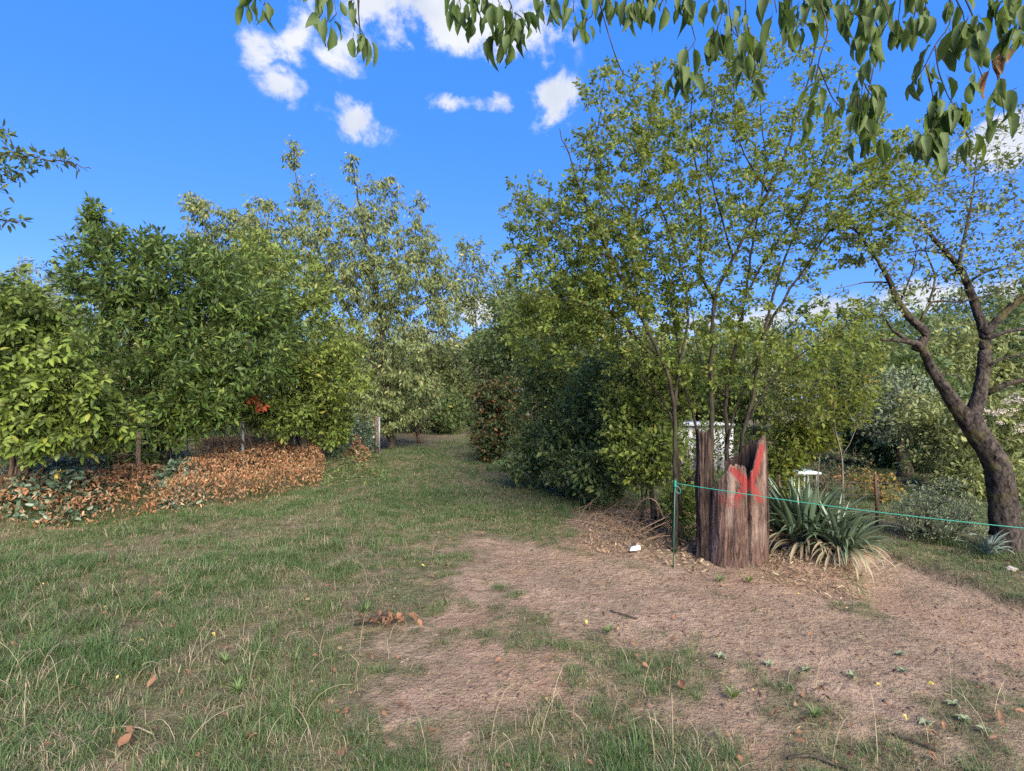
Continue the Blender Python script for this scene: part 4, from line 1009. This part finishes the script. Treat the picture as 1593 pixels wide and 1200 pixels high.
for k, (px, py, d, rx, ry, mt, lb) in enumerate([
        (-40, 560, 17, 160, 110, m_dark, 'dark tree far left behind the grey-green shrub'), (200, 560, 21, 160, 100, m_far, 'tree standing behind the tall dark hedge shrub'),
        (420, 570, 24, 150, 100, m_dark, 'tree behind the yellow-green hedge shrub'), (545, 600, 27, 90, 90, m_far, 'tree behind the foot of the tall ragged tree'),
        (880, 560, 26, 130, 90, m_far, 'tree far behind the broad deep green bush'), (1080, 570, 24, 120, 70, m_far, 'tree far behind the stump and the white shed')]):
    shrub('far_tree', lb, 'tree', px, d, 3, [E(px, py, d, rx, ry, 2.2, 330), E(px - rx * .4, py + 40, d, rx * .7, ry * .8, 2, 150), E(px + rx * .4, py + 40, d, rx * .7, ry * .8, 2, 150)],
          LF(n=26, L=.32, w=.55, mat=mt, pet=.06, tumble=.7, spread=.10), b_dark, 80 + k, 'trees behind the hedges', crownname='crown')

# ------------------------------------------------------------------ right background
BG = 'background trees on the right'
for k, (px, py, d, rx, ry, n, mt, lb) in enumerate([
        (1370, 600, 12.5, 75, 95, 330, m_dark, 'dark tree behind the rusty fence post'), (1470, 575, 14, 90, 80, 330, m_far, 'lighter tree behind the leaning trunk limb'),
        (1570, 560, 15, 90, 90, 300, m_dark, 'deep green tree at the right edge behind the fork'), (1440, 650, 11.5, 60, 60, 200, m_dark, 'bushy tree above the paired dark trunks'),
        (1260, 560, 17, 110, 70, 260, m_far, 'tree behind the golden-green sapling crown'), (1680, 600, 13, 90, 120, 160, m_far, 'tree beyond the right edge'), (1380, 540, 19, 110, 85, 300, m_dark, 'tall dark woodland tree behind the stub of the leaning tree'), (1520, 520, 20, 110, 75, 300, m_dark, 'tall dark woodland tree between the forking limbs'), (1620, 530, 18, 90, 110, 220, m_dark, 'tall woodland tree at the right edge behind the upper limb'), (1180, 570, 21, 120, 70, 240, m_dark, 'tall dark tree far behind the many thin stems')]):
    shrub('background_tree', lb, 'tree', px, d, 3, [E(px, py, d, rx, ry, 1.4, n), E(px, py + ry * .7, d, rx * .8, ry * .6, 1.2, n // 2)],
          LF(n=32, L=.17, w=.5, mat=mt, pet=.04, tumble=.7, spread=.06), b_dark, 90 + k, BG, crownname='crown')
pt = [(foot(pl([(1405, 765), (1404, 720), (1400, 690), (1392, 600)], 10.5)), .10, .05), (foot(pl([(1414, 765), (1412, 720), (1414, 680), (1425, 600)], 10.5)), .09, .04)]
plant('pine_tree', 'paired dark trunks under a bluish crown behind the grey shrub', 'tree', P(1405, 765, 10.5) * [1, 1, 0], pt, [E(1400, 620, 10.6, 60, 45, .8, 150), E(1370, 660, 10.5, 40, 30, .6, 60)],
      LF(n=30, L=.11, w=.4, mat=m_bluegrey, pet=.02, tumble=.8, spread=.05), b_dark, 97, limbnames=['trunk', 'trunk'])
ft = [(foot(pl([(1312, 812), (1311, 760), (1309, 705), (1300, 670), (1296, 600)], 7.6)), .017, .006), (pl([(1310, 708), (1322, 690), (1335, 660)], 7.6, 7.5), .010, .004), (pl([(1308, 700), (1294, 665), (1290, 640)], 7.6, 7.7), .010, .004)]
plant('golden_sapling', 'golden-green sapling on a thin pale forked stem behind the sword leaves', 'tree', P(1312, 812, 7.6) * [1, 1, 0], ft,
      [E(1290, 590, 7.7, 85, 65, .6, 100), E(1330, 530, 7.8, 60, 50, .5, 50), E(1240, 620, 7.7, 65, 50, .5, 60), E(1330, 630, 7.7, 40, 45, .4, 40), E(1220, 560, 7.9, 50, 40, .5, 30)],
      LF(n=30, L=.075, w=.55, mat=m_gold, pet=.03, tumble=.5, spread=.03), b_grey, 98, twig=(.002, .007))
ft = [(foot(pl([(1272, 800), (1273, 740), (1276, 690), (1270, 640)], 8.0)), .014, .006), (foot(pl([(1234, 795), (1234, 740), (1232, 690)], 8.0)), .009, .005)]
plant('golden_sapling', 'low golden-green sapling between the stump and the forked thin stem', 'tree', P(1272, 800, 8) * [1, 1, 0], ft,
      [E(1225, 690, 8, 40, 40, .5, 110), E(1260, 680, 8.1, 40, 30, .4, 70), E(1210, 735, 8, 30, 30, .4, 60)],
      LF(n=34, L=.09, w=.55, mat=m_gold, pet=.03, tumble=.5, spread=.03), b_grey, 99, twig=(.002, .007))
shrub('brown_thicket', 'brownish twiggy shrub behind the thin sapling stems', 'shrub', 1285, 9.0, 8, [E(1270, 745, 9, 45, 30, .5, 120), E(1320, 735, 9, 40, 40, .5, 110)],
      LF(n=8, L=.06, w=.5, mat=m_rust, pet=.02, tumble=.8, spread=.04), b_twig, 100)
shrub('orange_shrub', 'orange-leaved low shrub along the rusty fence', 'shrub', 1365, 8.0, 5, [E(1360, 748, 8, 32, 16, .3, 50), E(1385, 765, 8, 28, 22, .3, 40), E(1325, 755, 8.2, 22, 20, .3, 30)],
      LF(n=14, L=.07, w=.55, mat=m_orange, pet=.02, tumble=.7, spread=.03), b_twig, 101)
shrub('juniper_shrub', 'rounded blue-grey evergreen shrub left of the leaning trunk', 'shrub', 1452, 5.9, 8, [E(1450, 810, 5.9, 45, 40, .35, 200), E(1470, 780, 6.0, 40, 35, .3, 150), E(1430, 790, 6.0, 30, 35, .3, 90), E(1500, 820, 5.9, 25, 30, .25, 70)],
      LF(n=26, L=.045, w=.28, mat=m_bluegrey, lift=.5, along=.8, pet=.01, tumble=.8, spread=.02), b_dark, 102)
def flowershrub():
    ells = [E(1540, 680, 8.6, 90, 55, .7, 210), E(1450, 690, 9.2, 60, 50, .6, 140), E(1600, 640, 8.8, 70, 50, .6, 120), E(1530, 750, 8.4, 80, 50, .5, 140), E(1430, 640, 9.4, 30, 40, .5, 50)]
    root, nd = shrub('blossom_shrub', 'leafy shrub dotted with pale cream blossom behind the leaning trunk', 'shrub', 1520, 8.8, 7, ells, LF(n=32, L=.10, w=.45, mat=m_far, pet=.03, tumble=.6, spread=.03), b_dark, 103)
    rg = np.random.default_rng(5); o0 = np.array(root.location)
    top = nd[(nd[:, 2] > .9) & (nd[:, 1] < 9.2)]; top = top[np.argsort(-(top[:, 2] * .6 - top[:, 1]) + rg.random(len(top)) * .6)][:170]
    top = top[rg.permutation(len(top))][:75]
    n = 40; ms = []
    for k in range(4):
        p = norm(rg.normal(size=(n, 3))) * [.075, .06, .04] * (rg.random((n, 1)) ** .3)
        ms.append(leaf_mesh('blossom', p, rg.normal(size=(n, 3)), rg.normal(size=(n, 3)) + UP, .022, .018, T2, m_flower))
    for p in top:
        o = link('blossom', ms[rg.integers(4)], root); o.location = tuple(p - o0 + [0, -.05, .06]); s = .6 + .7 * rg.random(); o.scale = (s, s, s); o.rotation_euler = (0, 0, rg.random() * 6)
flowershrub()

# ------------------------------------------------------------------ white shed and table behind the trees
def shed():
    wm = plain('white_board', (.30, .31, .34), .6, var=.12); rm = plain('grey_roof', (.22, .22, .24), .7); gl = plain('dark_pane', (.03, .035, .04), .1)
    c = P(1072, 700, 11.5); z = hz(c[0], c[1]); t = thing('garden_shed', 'small white boarded shed glimpsed between the stems behind the stump', 'shed', (c[0], c[1], z))
    zt = P(1088, 664, 11.5)[2] - z
    for k in range(11):
        mb = MB(); mb.box((-.9 + k * .18, 0, zt / 2), (.174, .03, zt)); link('board', mb.mesh('board', wm), t)
    mb = MB(); mb.box((0, .75, zt / 2), (1.9, 1.4, zt - .02)); link('wall', mb.mesh('wall', wm), t)
    mb = MB(); mb.box((0, .70, zt + .04), (1.98, 1.6, .05)); link('roof', mb.mesh('roof', wm), t)
    # pale table among the saplings
    tm = plain('pale_table_top', (.62, .72, .70), .35, var=.08); c = P(1248, 735, 8.8); z = hz(c[0], c[1])
    t = thing('garden_table', 'pale table top showing between the low golden sapling and thin stems', 'table', (c[0], c[1], z)); h = c[2] - z
    mb = MB(); mb.box((0, .1, h), (.48, .5, .03)); link('top', mb.mesh('top', tm), t); 
    for sx in (-.2, .2):
        for sy in (-.1, .3):
            mb = MB(); mb.box((sx, sy, (h - .015) / 2 - .03), (.03, .03, h - .015 + .04)); link('leg', mb.mesh('leg', tm), t)
shed()

# ------------------------------------------------------------------ overhanging branches above: each leaf a part
def bigleaf(name, rg, mat):
    L = .125; n = 6; s = np.array([0, .12, .32, .58, .82, 1.0]); w = np.array([.03, .30, .50, .46, .24, .0]) * L * .74
    curl = .25 + .5 * rg.random(); x = L * s; z = -curl * L * .5 * s ** 2; fold = .25 + .3 * rg.random(); wv = rg.normal(size=6) * .004
    Lf = np.stack([x, -w * .5, z + w * fold + wv], 1); Md = np.stack([x, 0 * x, z], 1); Rt = np.stack([x, w * .5, z + w * fold - wv], 1)
    V = np.stack([Lf, Md, Rt], 1).reshape(-1, 3); i = np.arange(n - 1)[:, None] * 3
    Fq = np.vstack([np.hstack([i, i + 1, i + 4, i + 3]), np.hstack([i + 1, i + 2, i + 5, i + 4])])
    pv, pf = tube([(-.028, 0, .004), (-.012, 0, .003), (.004, 0, 0)], .0013, 4)
    return mesh_np(name, np.vstack([V, pv]), np.vstack([Fq, pf + len(V)]), mat, True)


def overhang():
    rg = np.random.default_rng(23); vs = [bigleaf('leaf', rg, m_hang) for _ in range(10)]; vo = [bigleaf('leaf', rg, m_hangorange) for _ in range(2)]
    branches = [
        ('leafy cherry twigs hanging into the top of the sky, left of the clouds', 1.95, (430, -420), [
            [(400, -60), (390, -10), (385, 5)], [(430, -60), (412, -5), (410, 8)], [(500, -60), (498, 0), (496, 30)], [(520, -60), (520, 0), (512, 35)], [(548, -60), (557, 10), (560, 52), (558, 60)], [(562, -60), (558, 20), (570, 62)]]),
        ('cherry twigs with a big bunch of leaves hanging before the white cloud', 1.9, (800, -450), [
            [(715, -60), (715, 0), (716, 15)], [(735, -60), (733, 0), (728, 30)], [(760, -60), (752, 0), (745, 20)], [(800, -60), (796, 10), (788, 52), (785, 62)], [(795, 10), (785, 45), (770, 60)], [(800, 20), (812, 28), (822, 48)], [(775, -60), (775, 0), (772, 14)],
            [(850, -60), (852, 0), (850, 10)], [(868, -60), (864, 0), (862, 8)], [(905, -60), (925, 0), (915, 30), (905, 45)], [(880, -60), (893, 0), (895, 18)]]),
        ('cherry branch with long bare arching twig hanging above the small-leaved tree', 2.0, (1080, -460), [
            [(930, -60), (940, 30), (955, 80), (970, 115), (988, 122)], [(940, -60), (946, -5), (950, 5)], [(985, -60), (985, 0), (984, 12)], [(1005, -60), (1006, -5), (1008, 5)], [(1075, -60), (1076, 40), (1070, 80), (1058, 108), (1052, 120)], [(1070, 80), (1072, 110), (1072, 122)],
            [(1125, -60), (1135, 20), (1150, 60), (1160, 80)], [(1130, 0), (1118, 40), (1112, 60)], [(1140, 30), (1160, 95), (1172, 130)], [(1030, -60), (1030, -10), (1036, 5)], [(1060, -60), (1062, -10), (1060, 4)], [(1105, -60), (1108, -15), (1112, 2)], [(1150, -60), (1160, 10), (1175, 80)]]),
        ('dense cherry branch drooping over the crown of the small-leaved tree', 1.95, (1310, -470), [
            [(1210, -60), (1205, 0), (1208, 20)], [(1235, -60), (1232, 0), (1228, 30)], [(1255, -60), (1252, 10), (1245, 40)], [(1280, -60), (1285, 30), (1275, 90), (1262, 160), (1258, 175)], [(1300, -60), (1292, 0), (1290, 15)], [(1325, -60), (1318, 0), (1312, 14)], [(1345, -60), (1338, 0), (1330, 30)],
            [(1272, 100), (1300, 160), (1335, 178)], [(1360, -60), (1362, 0), (1350, 40), (1340, 60)], [(1340, -60), (1360, 30), (1365, 70), (1345, 120), (1340, 150)], [(1345, 130), (1352, 145), (1360, 150)], [(1380, -60), (1378, 10), (1372, 50)], [(1400, -60), (1400, 10), (1395, 40)],
            [(1335, 150), (1335, 190), (1340, 215)], [(1360, 100), (1345, 190), (1368, 220)]]),
        ('cherry branch end with one orange withered leaf at the top right corner', 1.85, (1480, -470), [
            [(1420, -60), (1425, 0), (1420, 30)], [(1440, -60), (1440, 5), (1436, 30)], [(1510, -60), (1480, 20), (1455, 70), (1440, 100), (1425, 125)], [(1455, 70), (1460, 110), (1475, 150), (1485, 165)], [(1440, 100), (1448, 130), (1452, 160)], [(1520, -60), (1515, 30), (1515, 80), (1528, 120)],
            [(1500, -60), (1498, 20), (1495, 40)], [(1515, 30), (1512, 40), (1512, 48)], [(1560, -60), (1570, 0), (1575, 15)], [(1590, -60), (1585, 20), (1575, 50), (1570, 60)], [(1600, -60), (1598, 10), (1592, 40)], [(1575, 70), (1560, 95), (1548, 110)], [(1452, 160), (1450, 210), (1448, 235)], [(1485, 160), (1500, 200), (1510, 220)], [(1485, 165), (1490, 170), (1478, 175)], [(1550, 110), (1560, 160), (1562, 180)], [(1452, 200), (1436, 210), (1432, 215)]]),
    ]
    for bi, (label, d, top, twigs) in enumerate(branches):
        b0 = P(top[0], top[1], d + .1); root = thing('cherry_branch', label, 'branch', tuple(b0), 'cherry branches hanging in from above')
        # the limb above the frame that carries the twigs
        xs = [t[0][0] for t in twigs if t[0][1] < -50]; x0, x1 = min(xs) - 20, max(xs) + 40
        lim = [P(x1 + 420, -900, d - .9), P(x1 + 150, -420, d - .35), P(x1 + 30, -210, d - .05), P((x0 + x1) / 2, -120 - 40 * rg.random(), d + .1), P(x0, -75, d)]
        c, _ = catmull(lim, .06); v, f = tube(c - b0, np.linspace(.022, .006, len(c)), 8); link('limb', mesh_np('limb', v, f, b_dark, True), root)
        for ti, tw in enumerate(twigs):
            dd = d + (rg.random() - .5) * .35 if tw[0][1] < -50 else d
            pts = [P(x, y, d + (dd - d) * min(1, j / 1.0)) for j, (x, y) in enumerate(tw)]
            if tw[0][1] < -50: pts[0] = c[np.argmin(np.linalg.norm(c - pts[0], axis=1))]
            cc, _ = catmull(pts, .03); r = np.linspace(.0042 if tw[0][1] < -50 else .0026, .0014, len(cc)); v, f = tube(cc - b0, r, 6)
            tg_ = link('twig', mesh_np('twig', v, f, b_dark, True), root)
            long_bare = bi == 2 and ti == 0
            orange = bi == 4 and ti == 11
            nl = 1 if long_bare else (rg.integers(8, 14) if bi > 1 else rg.integers(6, 11))
            if long_bare: continue
            for k in range(nl):
                e = cc[-1 - rg.integers(0, min(len(cc) - 1, 7))] if k > 1 else cc[-1]
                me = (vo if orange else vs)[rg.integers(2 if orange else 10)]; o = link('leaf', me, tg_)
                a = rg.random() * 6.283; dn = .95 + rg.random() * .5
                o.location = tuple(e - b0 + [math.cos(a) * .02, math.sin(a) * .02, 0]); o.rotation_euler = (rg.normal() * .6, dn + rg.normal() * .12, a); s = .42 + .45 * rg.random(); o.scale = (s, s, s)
                if orange and k > 3: break
overhang()

# ------------------------------------------------------------------ small things on the ground
def brush():
    rg = np.random.default_rng(9); q = G(965, 830); c = np.array([q[0], q[1], hz(*q)])
    t = thing('twig_heap', 'heap of dry brown twigs and brambles at the foot of the deep green bush', 'twigs', tuple(c))
    for k in range(110):
        p = G(900 + rg.random() * 150, 795 + rg.random() * 60); a = rg.random() * 3.14159; L = .2 + .55 * rg.random(); up = .5 * rg.random() ** 1.5
        if k > 70: L *= .6; up = .25 + .5 * rg.random()
        z = hz(*p) + .02 + .12 * rg.random(); dx, dy = math.cos(a) * L / 2, math.sin(a) * L / 2 * .5
        arch = rg.random() * .2 * L
        pts = np.array([(p[0] - dx, p[1] - dy, z), (p[0], p[1], z + up * L * .5 + arch), (p[0] + dx, p[1] + dy, z + up * L * (1 if k % 3 else .1))])
        cc, _ = catmull(pts, .07); cc += rg.normal(size=cc.shape) * .006; v, f = tube(cc - c, np.linspace(.0055, .002, len(cc)) * (.6 + .8 * rg.random()), 5)
        link('twig', mesh_np('twig', v, f, b_twig), t)
    c0 = P(975, 815, 5.7); pts = [P(975, 812, 5.9), P(1000, 778, 5.7), P(1020, 780, 5.6), P(1032, 805, 5.6)]
    cc, _ = catmull(pts, .05); v, f = tube(cc - c, .007, 6); link('twig', mesh_np('twig', v, f, b_twig), t)
    for pp in ([(998, 832), (1020, 820), (1048, 808)], [(990, 828), (1015, 815), (1040, 803)], [(880, 808), (930, 815), (980, 830)]):
        cc, _ = catmull([P(x, y, 5.6) for x, y in pp], .05); v, f = tube(cc - c, .007, 6); link('twig', mesh_np('twig', v, f, b_twig), t)
    carpet('leaf_litter', 'brown leaf litter under the green stake and around the twig heap', 'leaf litter', [(905, 850), (920, 800), (1040, 790), (1090, 800), (1095, 880), (1120, 905), (1040, 880), (960, 868)], 1600, LM('litter_leaf', (.12, .085, .06), (.25, .18, .12), (.34, .26, .18), .15, .1, .8, .1), .045, .45, .035, 111, 0)
    carpet('leaf_litter', 'straw and dead leaves around the foot of the sword-leaved plant', 'leaf litter', [(1195, 905), (1200, 860), (1330, 870), (1352, 905), (1345, 935), (1290, 930), (1230, 915)], 900, MATS['litter_leaf'], .055, .2, .03, 112, 0)
    # scrap of white paper
    q = G(987, 860); z = hz(*q) + .05; pm = plain('white_paper', (.75, .77, .82), .6, var=.05)
    v = np.array([(-.05, -.02, 0), (.055, -.03, .02), (.07, .04, .045), (-.035, .05, .03), (0, 0, .035)]) + [0, 0, -.02]
    me = mesh_np('paper_scrap', np.vstack([v, v + [0, 0, -.003]]), [(0, 1, 4), (1, 2, 4), (2, 3, 4), (3, 0, 4), (6, 5, 9), (7, 6, 9), (8, 7, 9), (5, 8, 9), (0, 5, 6), (0, 6, 1), (1, 6, 7), (1, 7, 2), (2, 7, 8), (2, 8, 3), (3, 8, 5), (3, 5, 0)], pm)
    link('paper_scrap', me, None, (q[0], q[1], z), None, 'crumpled scrap of white paper in front of the twig heap', 'paper')
brush()


def curled(name, rg, mat, L=.11, W=.07):
    n = 5; u = np.linspace(0, 1, n); v = np.linspace(-1, 1, 4); U, V = np.meshgrid(u, v, indexing='ij')
    wd = np.sin(np.pi * np.clip(U * .92 + .06, 0, 1)) ** .8 * W / 2 * (1 + rg.normal(size=(n, 1)) * .22); c = .5 + rg.random() * 1.0
    X = L * (U - .5); Y = wd * V * np.cos(V * c * .5); Z = np.abs(wd * np.sin(V * c * .6)) + .025 * rg.random() * np.sin(U * 3 + rg.random() * 3) + rg.normal(size=U.shape) * .008
    P_ = np.stack([X, Y, Z], -1).reshape(-1, 3); i = np.arange(n * 4).reshape(n, 4)
    f = np.stack([i[:-1, :-1], i[1:, :-1], i[1:, 1:], i[:-1, 1:]], -1).reshape(-1, 4)
    return mesh_np(name, P_, f, mat)


def litter():
    rg = np.random.default_rng(31)
    fm = LM('fallen_leaf_brown', (.105, .055, .034), (.21, .105, .06), (.24, .165, .10), .2, .12, .6, .25); ym_ = LM('fallen_leaf_yellow', (.34, .27, .06), (.40, .33, .10), None, 0, .15)
    dm = LM('fallen_leaf_dark', (.055, .032, .022), (.12, .07, .045), None, 0, .1, .7)
    vs = [curled('fallen_leaf', rg, fm) for _ in range(6)]; vd = [curled('fallen_leaf', rg, dm) for _ in range(3)]; vy = [curled('fallen_leaf', rg, ym_, .07, .06) for _ in range(2)]
    named = [(511, 918, vs, .9, 'upright brown leaf on the grass toward the far left lawn edge'), (538, 947, vd, 1.3, 'reddish dark crumpled leaf beside the bright grass tuft'), (268, 990, vs, .8, 'pale orange leaf lying left of a dark leaf in the grass'), (313, 993, vd, .7, 'dark brown leaf next to a pale orange one'), (332, 1003, vy, .6, 'tiny yellow leaf in the grass below the dark leaf'),
             (465, 945, vs, .6, 'small orange leaf near the reddish crumpled leaf'), (393, 1072, vs, .95, 'orange-brown leaf resting on a green weed tuft'), (235, 1080, vs, 1.0, 'curled brown leaf with raised tip left of the orange-brown one'), (195, 1183, vs, 1.1, 'large orange-brown leaf at the lower left edge of the grass'), (566, 1120, vs, .45, 'little orange leaf at the bottom centre of the grass'), (365, 1148, vs, .45, 'little brown leaf scrap above the bottom edge'),
             (490, 1037, vs, .6, 'pale brown leaf flat in the short grass'), (1040, 1050, vs, 1.1, 'brown curled leaf at the middle of the bare earth edge'), (1062, 1075, vs, 1.2, 'second big brown leaf below the curled one'), (1005, 1045, vs, .7, 'brown leaf half under grass left of the curled pair'), (1270, 1082, vs, 1.1, 'long brown leaf curled like a tube on bare earth'), (1285, 1095, vd, .8, 'dark leaf touching the tube-shaped brown leaf'),
             (1208, 1115, vs, 1.0, 'orange-brown folded leaf left of the tube-shaped leaf'), (1265, 1128, vs, .5, 'small orange leaf below the green weed'), (1245, 1160, vs, .8, 'dull brown leaf near the lower right stick'), (1525, 1080, vs, .7, 'golden brown leaf in the grass at the right'), (1527, 1063, vs, .5, 'smaller golden leaf above another at the right'), (1565, 1055, vy, .7, 'yellowish leaf nearest the right edge'), (410, 845, vy, .9, 'straw coloured leaf on the upper turf')]
    for (px, py, ms, s, lb) in named:
        q = G(px, py); o = link('fallen_leaf', ms[rg.integers(len(ms))], None, (q[0], q[1], hz(*q) + .045), None, lb, 'leaf', 'fallen leaves on the ground')
        o.rotation_euler = (rg.normal() * .35, rg.normal() * .3, rg.random() * 6.283); o.scale = (s * .54,) * 3
    for k in range(120):
        px, py = rg.random() * 1590, 860 + rg.random() * 340; q = G(px, py); ms = (vd, vs, vd, vs, vd, vd, vs, vy)[rg.integers(8)]
        o = link('fallen_leaf', ms[rg.integers(len(ms))], None, (q[0], q[1], hz(*q) + .03), None, 'tiny dry leaf scrap scattered on the grass or bare earth', 'leaf', 'leaf scraps scattered on the ground')
        o.rotation_euler = (rg.normal() * .4, rg.normal() * .4, rg.random() * 6.283); s = .18 + .25 * rg.random(); o.scale = (s, s, s)
    # clump of rotting leaves in the grass
    q = G(602, 978); t = thing('leaf_clump', 'matted clump of rotting brown leaves and moss in the grass', 'leaf clump', (q[0], q[1], hz(*q) + .02))
    for k in range(26):
        o = link('leaf', (vs + vd)[rg.integers(9)], t); o.location = (rg.normal() * .09, rg.normal() * .05, .01 + rg.random() * .04); o.rotation_euler = (rg.normal() * .6, rg.normal() * .6, rg.random() * 6.28); s = .4 + .4 * rg.random(); o.scale = (s, s, s)
    v, f = tube([(-.22, -.03, .01), (-.1, 0, .03), (.05, .02, .03)], [.012, .016, .01], 6); link('stick', mesh_np('stick', v, f, b_dark), t)
    # grey-green weeds
    wm = LM('weed_leaf', (.10, .13, .085), (.15, .185, .125), None, 0, .2); gw = LM('green_weed_leaf', (.045, .085, .024), (.075, .115, .032), None, 0, .25)
    wl = [swordleaf('leaf', .075, .022, R(b), 1.0, wm, 5, .2) for b in (80, 105, 125)]; gl_ = [swordleaf('leaf', .13, .0075, R(b), 1.4, gw, 6, .2) for b in (50, 80, 110)]
    weeds = [(1120, 1020, wl, 'first grey weed of the row on bare earth, left end'), (1195, 1033, wl, 'grey weed second from the left in the earth row'), (1255, 1042, wl, 'larger flat grey weed in the middle of the earth row'), (1325, 1052, wl, 'flat grey weed right of the middle in the earth row'), (1405, 1045, wl, 'grey weed at the right of the earth row'), (1400, 1018, wl, 'upright grey weed above the row of flat ones'),
             (1140, 1082, gl_, 'light green weed left of the tube-shaped leaf'), (1268, 1112, gl_, 'green weed rosette below the tube-shaped brown leaf'), (1485, 1095, wl, 'grey weed sprawling in the right grass'), (1500, 1120, wl, 'grey weed in the right grass below another'), (1530, 1140, wl, 'grey weed lowest in the right grass'), (1440, 1125, wl, 'grey weed left of those in the right grass'), (570, 955, gl_, 'bright green weed tuft beside the reddish crumpled leaf'), (945, 990, gl_, 'bright green tuft on the edge of the bare earth'), (370, 1085, gl_, 'broad green weed tuft under the orange-brown leaf'),
             (130, 850, wl, 'pale grey weed at the foot of the left dead leaf bank'), (240, 830, wl, 'pale grey weed in the turf below the ivy'), (50, 855, wl, 'pale weed near the left edge below the dead leaves'), (350, 1040, gl_, 'broad green weed in the middle left grass'), (1120, 905, gl_, 'yellow-green tuft in front of the stump'), (1165, 905, gl_, 'yellow-green tuft at the right foot of the stump')]
    for (px, py, ms, lb) in weeds:
        q = G(px, py); t = thing('weed', lb, 'weed', (q[0], q[1], hz(*q) + .004), 'small weeds on the ground'); n = 34 if ms is gl_ else 10; a0 = rg.random() * 6
        for k in range(n):
            o = link('leaf', ms[rg.integers(3)], t); o.rotation_euler = (rg.normal() * .1, .25 + .35 * rg.random(), a0 + k * 2.4 + rg.normal() * .3); s = .45 + .5 * rg.random(); o.scale = (s, s, s)
    # stones, clods, sticks
    stn = plain('stone', (.34, .29, .25), .85, var=.35, scale=30); cl = plain('clod', (.15, .095, .068), .95, var=.4, scale=40)
    def rock(mat):
        import bmesh
        bm = bmesh.new(); bmesh.ops.create_icosphere(bm, subdivisions=2, radius=1)
        for v in bm.verts: v.co *= 1 + rg.normal() * .12
        for v in bm.verts: v.co.z *= .6
        me = bpy.data.meshes.new('stone'); bm.to_mesh(me); bm.free(); me.materials.append(mat); return me
    rs = [rock(stn) for _ in range(3)]; rc = [rock(cl) for _ in range(3)]
    q = G(1573, 888); o = link('stone', rs[0], None, (q[0], q[1], hz(*q) + .01), None, 'rounded stone in the grass below the thick leaning trunk', 'stone'); o.scale = (.05, .04, .04)
    mbv, mbf, nn = [], [], 0
    for k in range(1500):
        px, py = 690 + rg.random() * 903, 850 + rg.random() * 260; q = G(px, py)
        if dirtmask(np.array([q[0]]), np.array([q[1]]))[0] < .4: continue
        me = rc[k % 3] if k % 4 else rs[k % 3]; s = .003 + .017 * rg.random() ** 4
        co = np.zeros(len(me.vertices) * 3, np.float32); me.vertices.foreach_get('co', co); co = co.reshape(-1, 3) * s + [q[0], q[1], hz(*q)]
        fa = np.array([p.vertices[:] for p in me.polygons]); mbv.append(co); mbf.append(fa + nn); nn += len(co)
    link('pebbles', mesh_np('pebbles', np.vstack(mbv), np.vstack(mbf), cl), kind='stuff', label='small clods and pebbles strewn over the bare earth', cat='pebbles')
    for (pts, r, lb) in (([(1225, 1182), (1260, 1176), (1300, 1188), (1325, 1196)], .007, 'dark crooked stick lying at the lower right'), ([(1385, 1140), (1420, 1150), (1465, 1168)], .006, 'thin stick in the right grass below the weeds'), ([(950, 955), (975, 962), (992, 966)], .006, 'short stick on the bare earth left of centre'), ([(40, 1190), (110, 1165), (200, 1150), (240, 1160)], .004, 'long pale straw stem at the lower left corner')):
        c = [np.array([*G(x, y), 0]) for x, y in pts]
        for p in c: p[2] = hz(p[0], p[1]) + r + .01
        cc, _ = catmull(c, .04); v, f = tube(cc - c[0], r, 6); link('stick', mesh_np('stick', v, f, b_dark if r > .005 else MATS['dry_stalk'], True), None, tuple(c[0]), None, lb, 'stick')
litter()
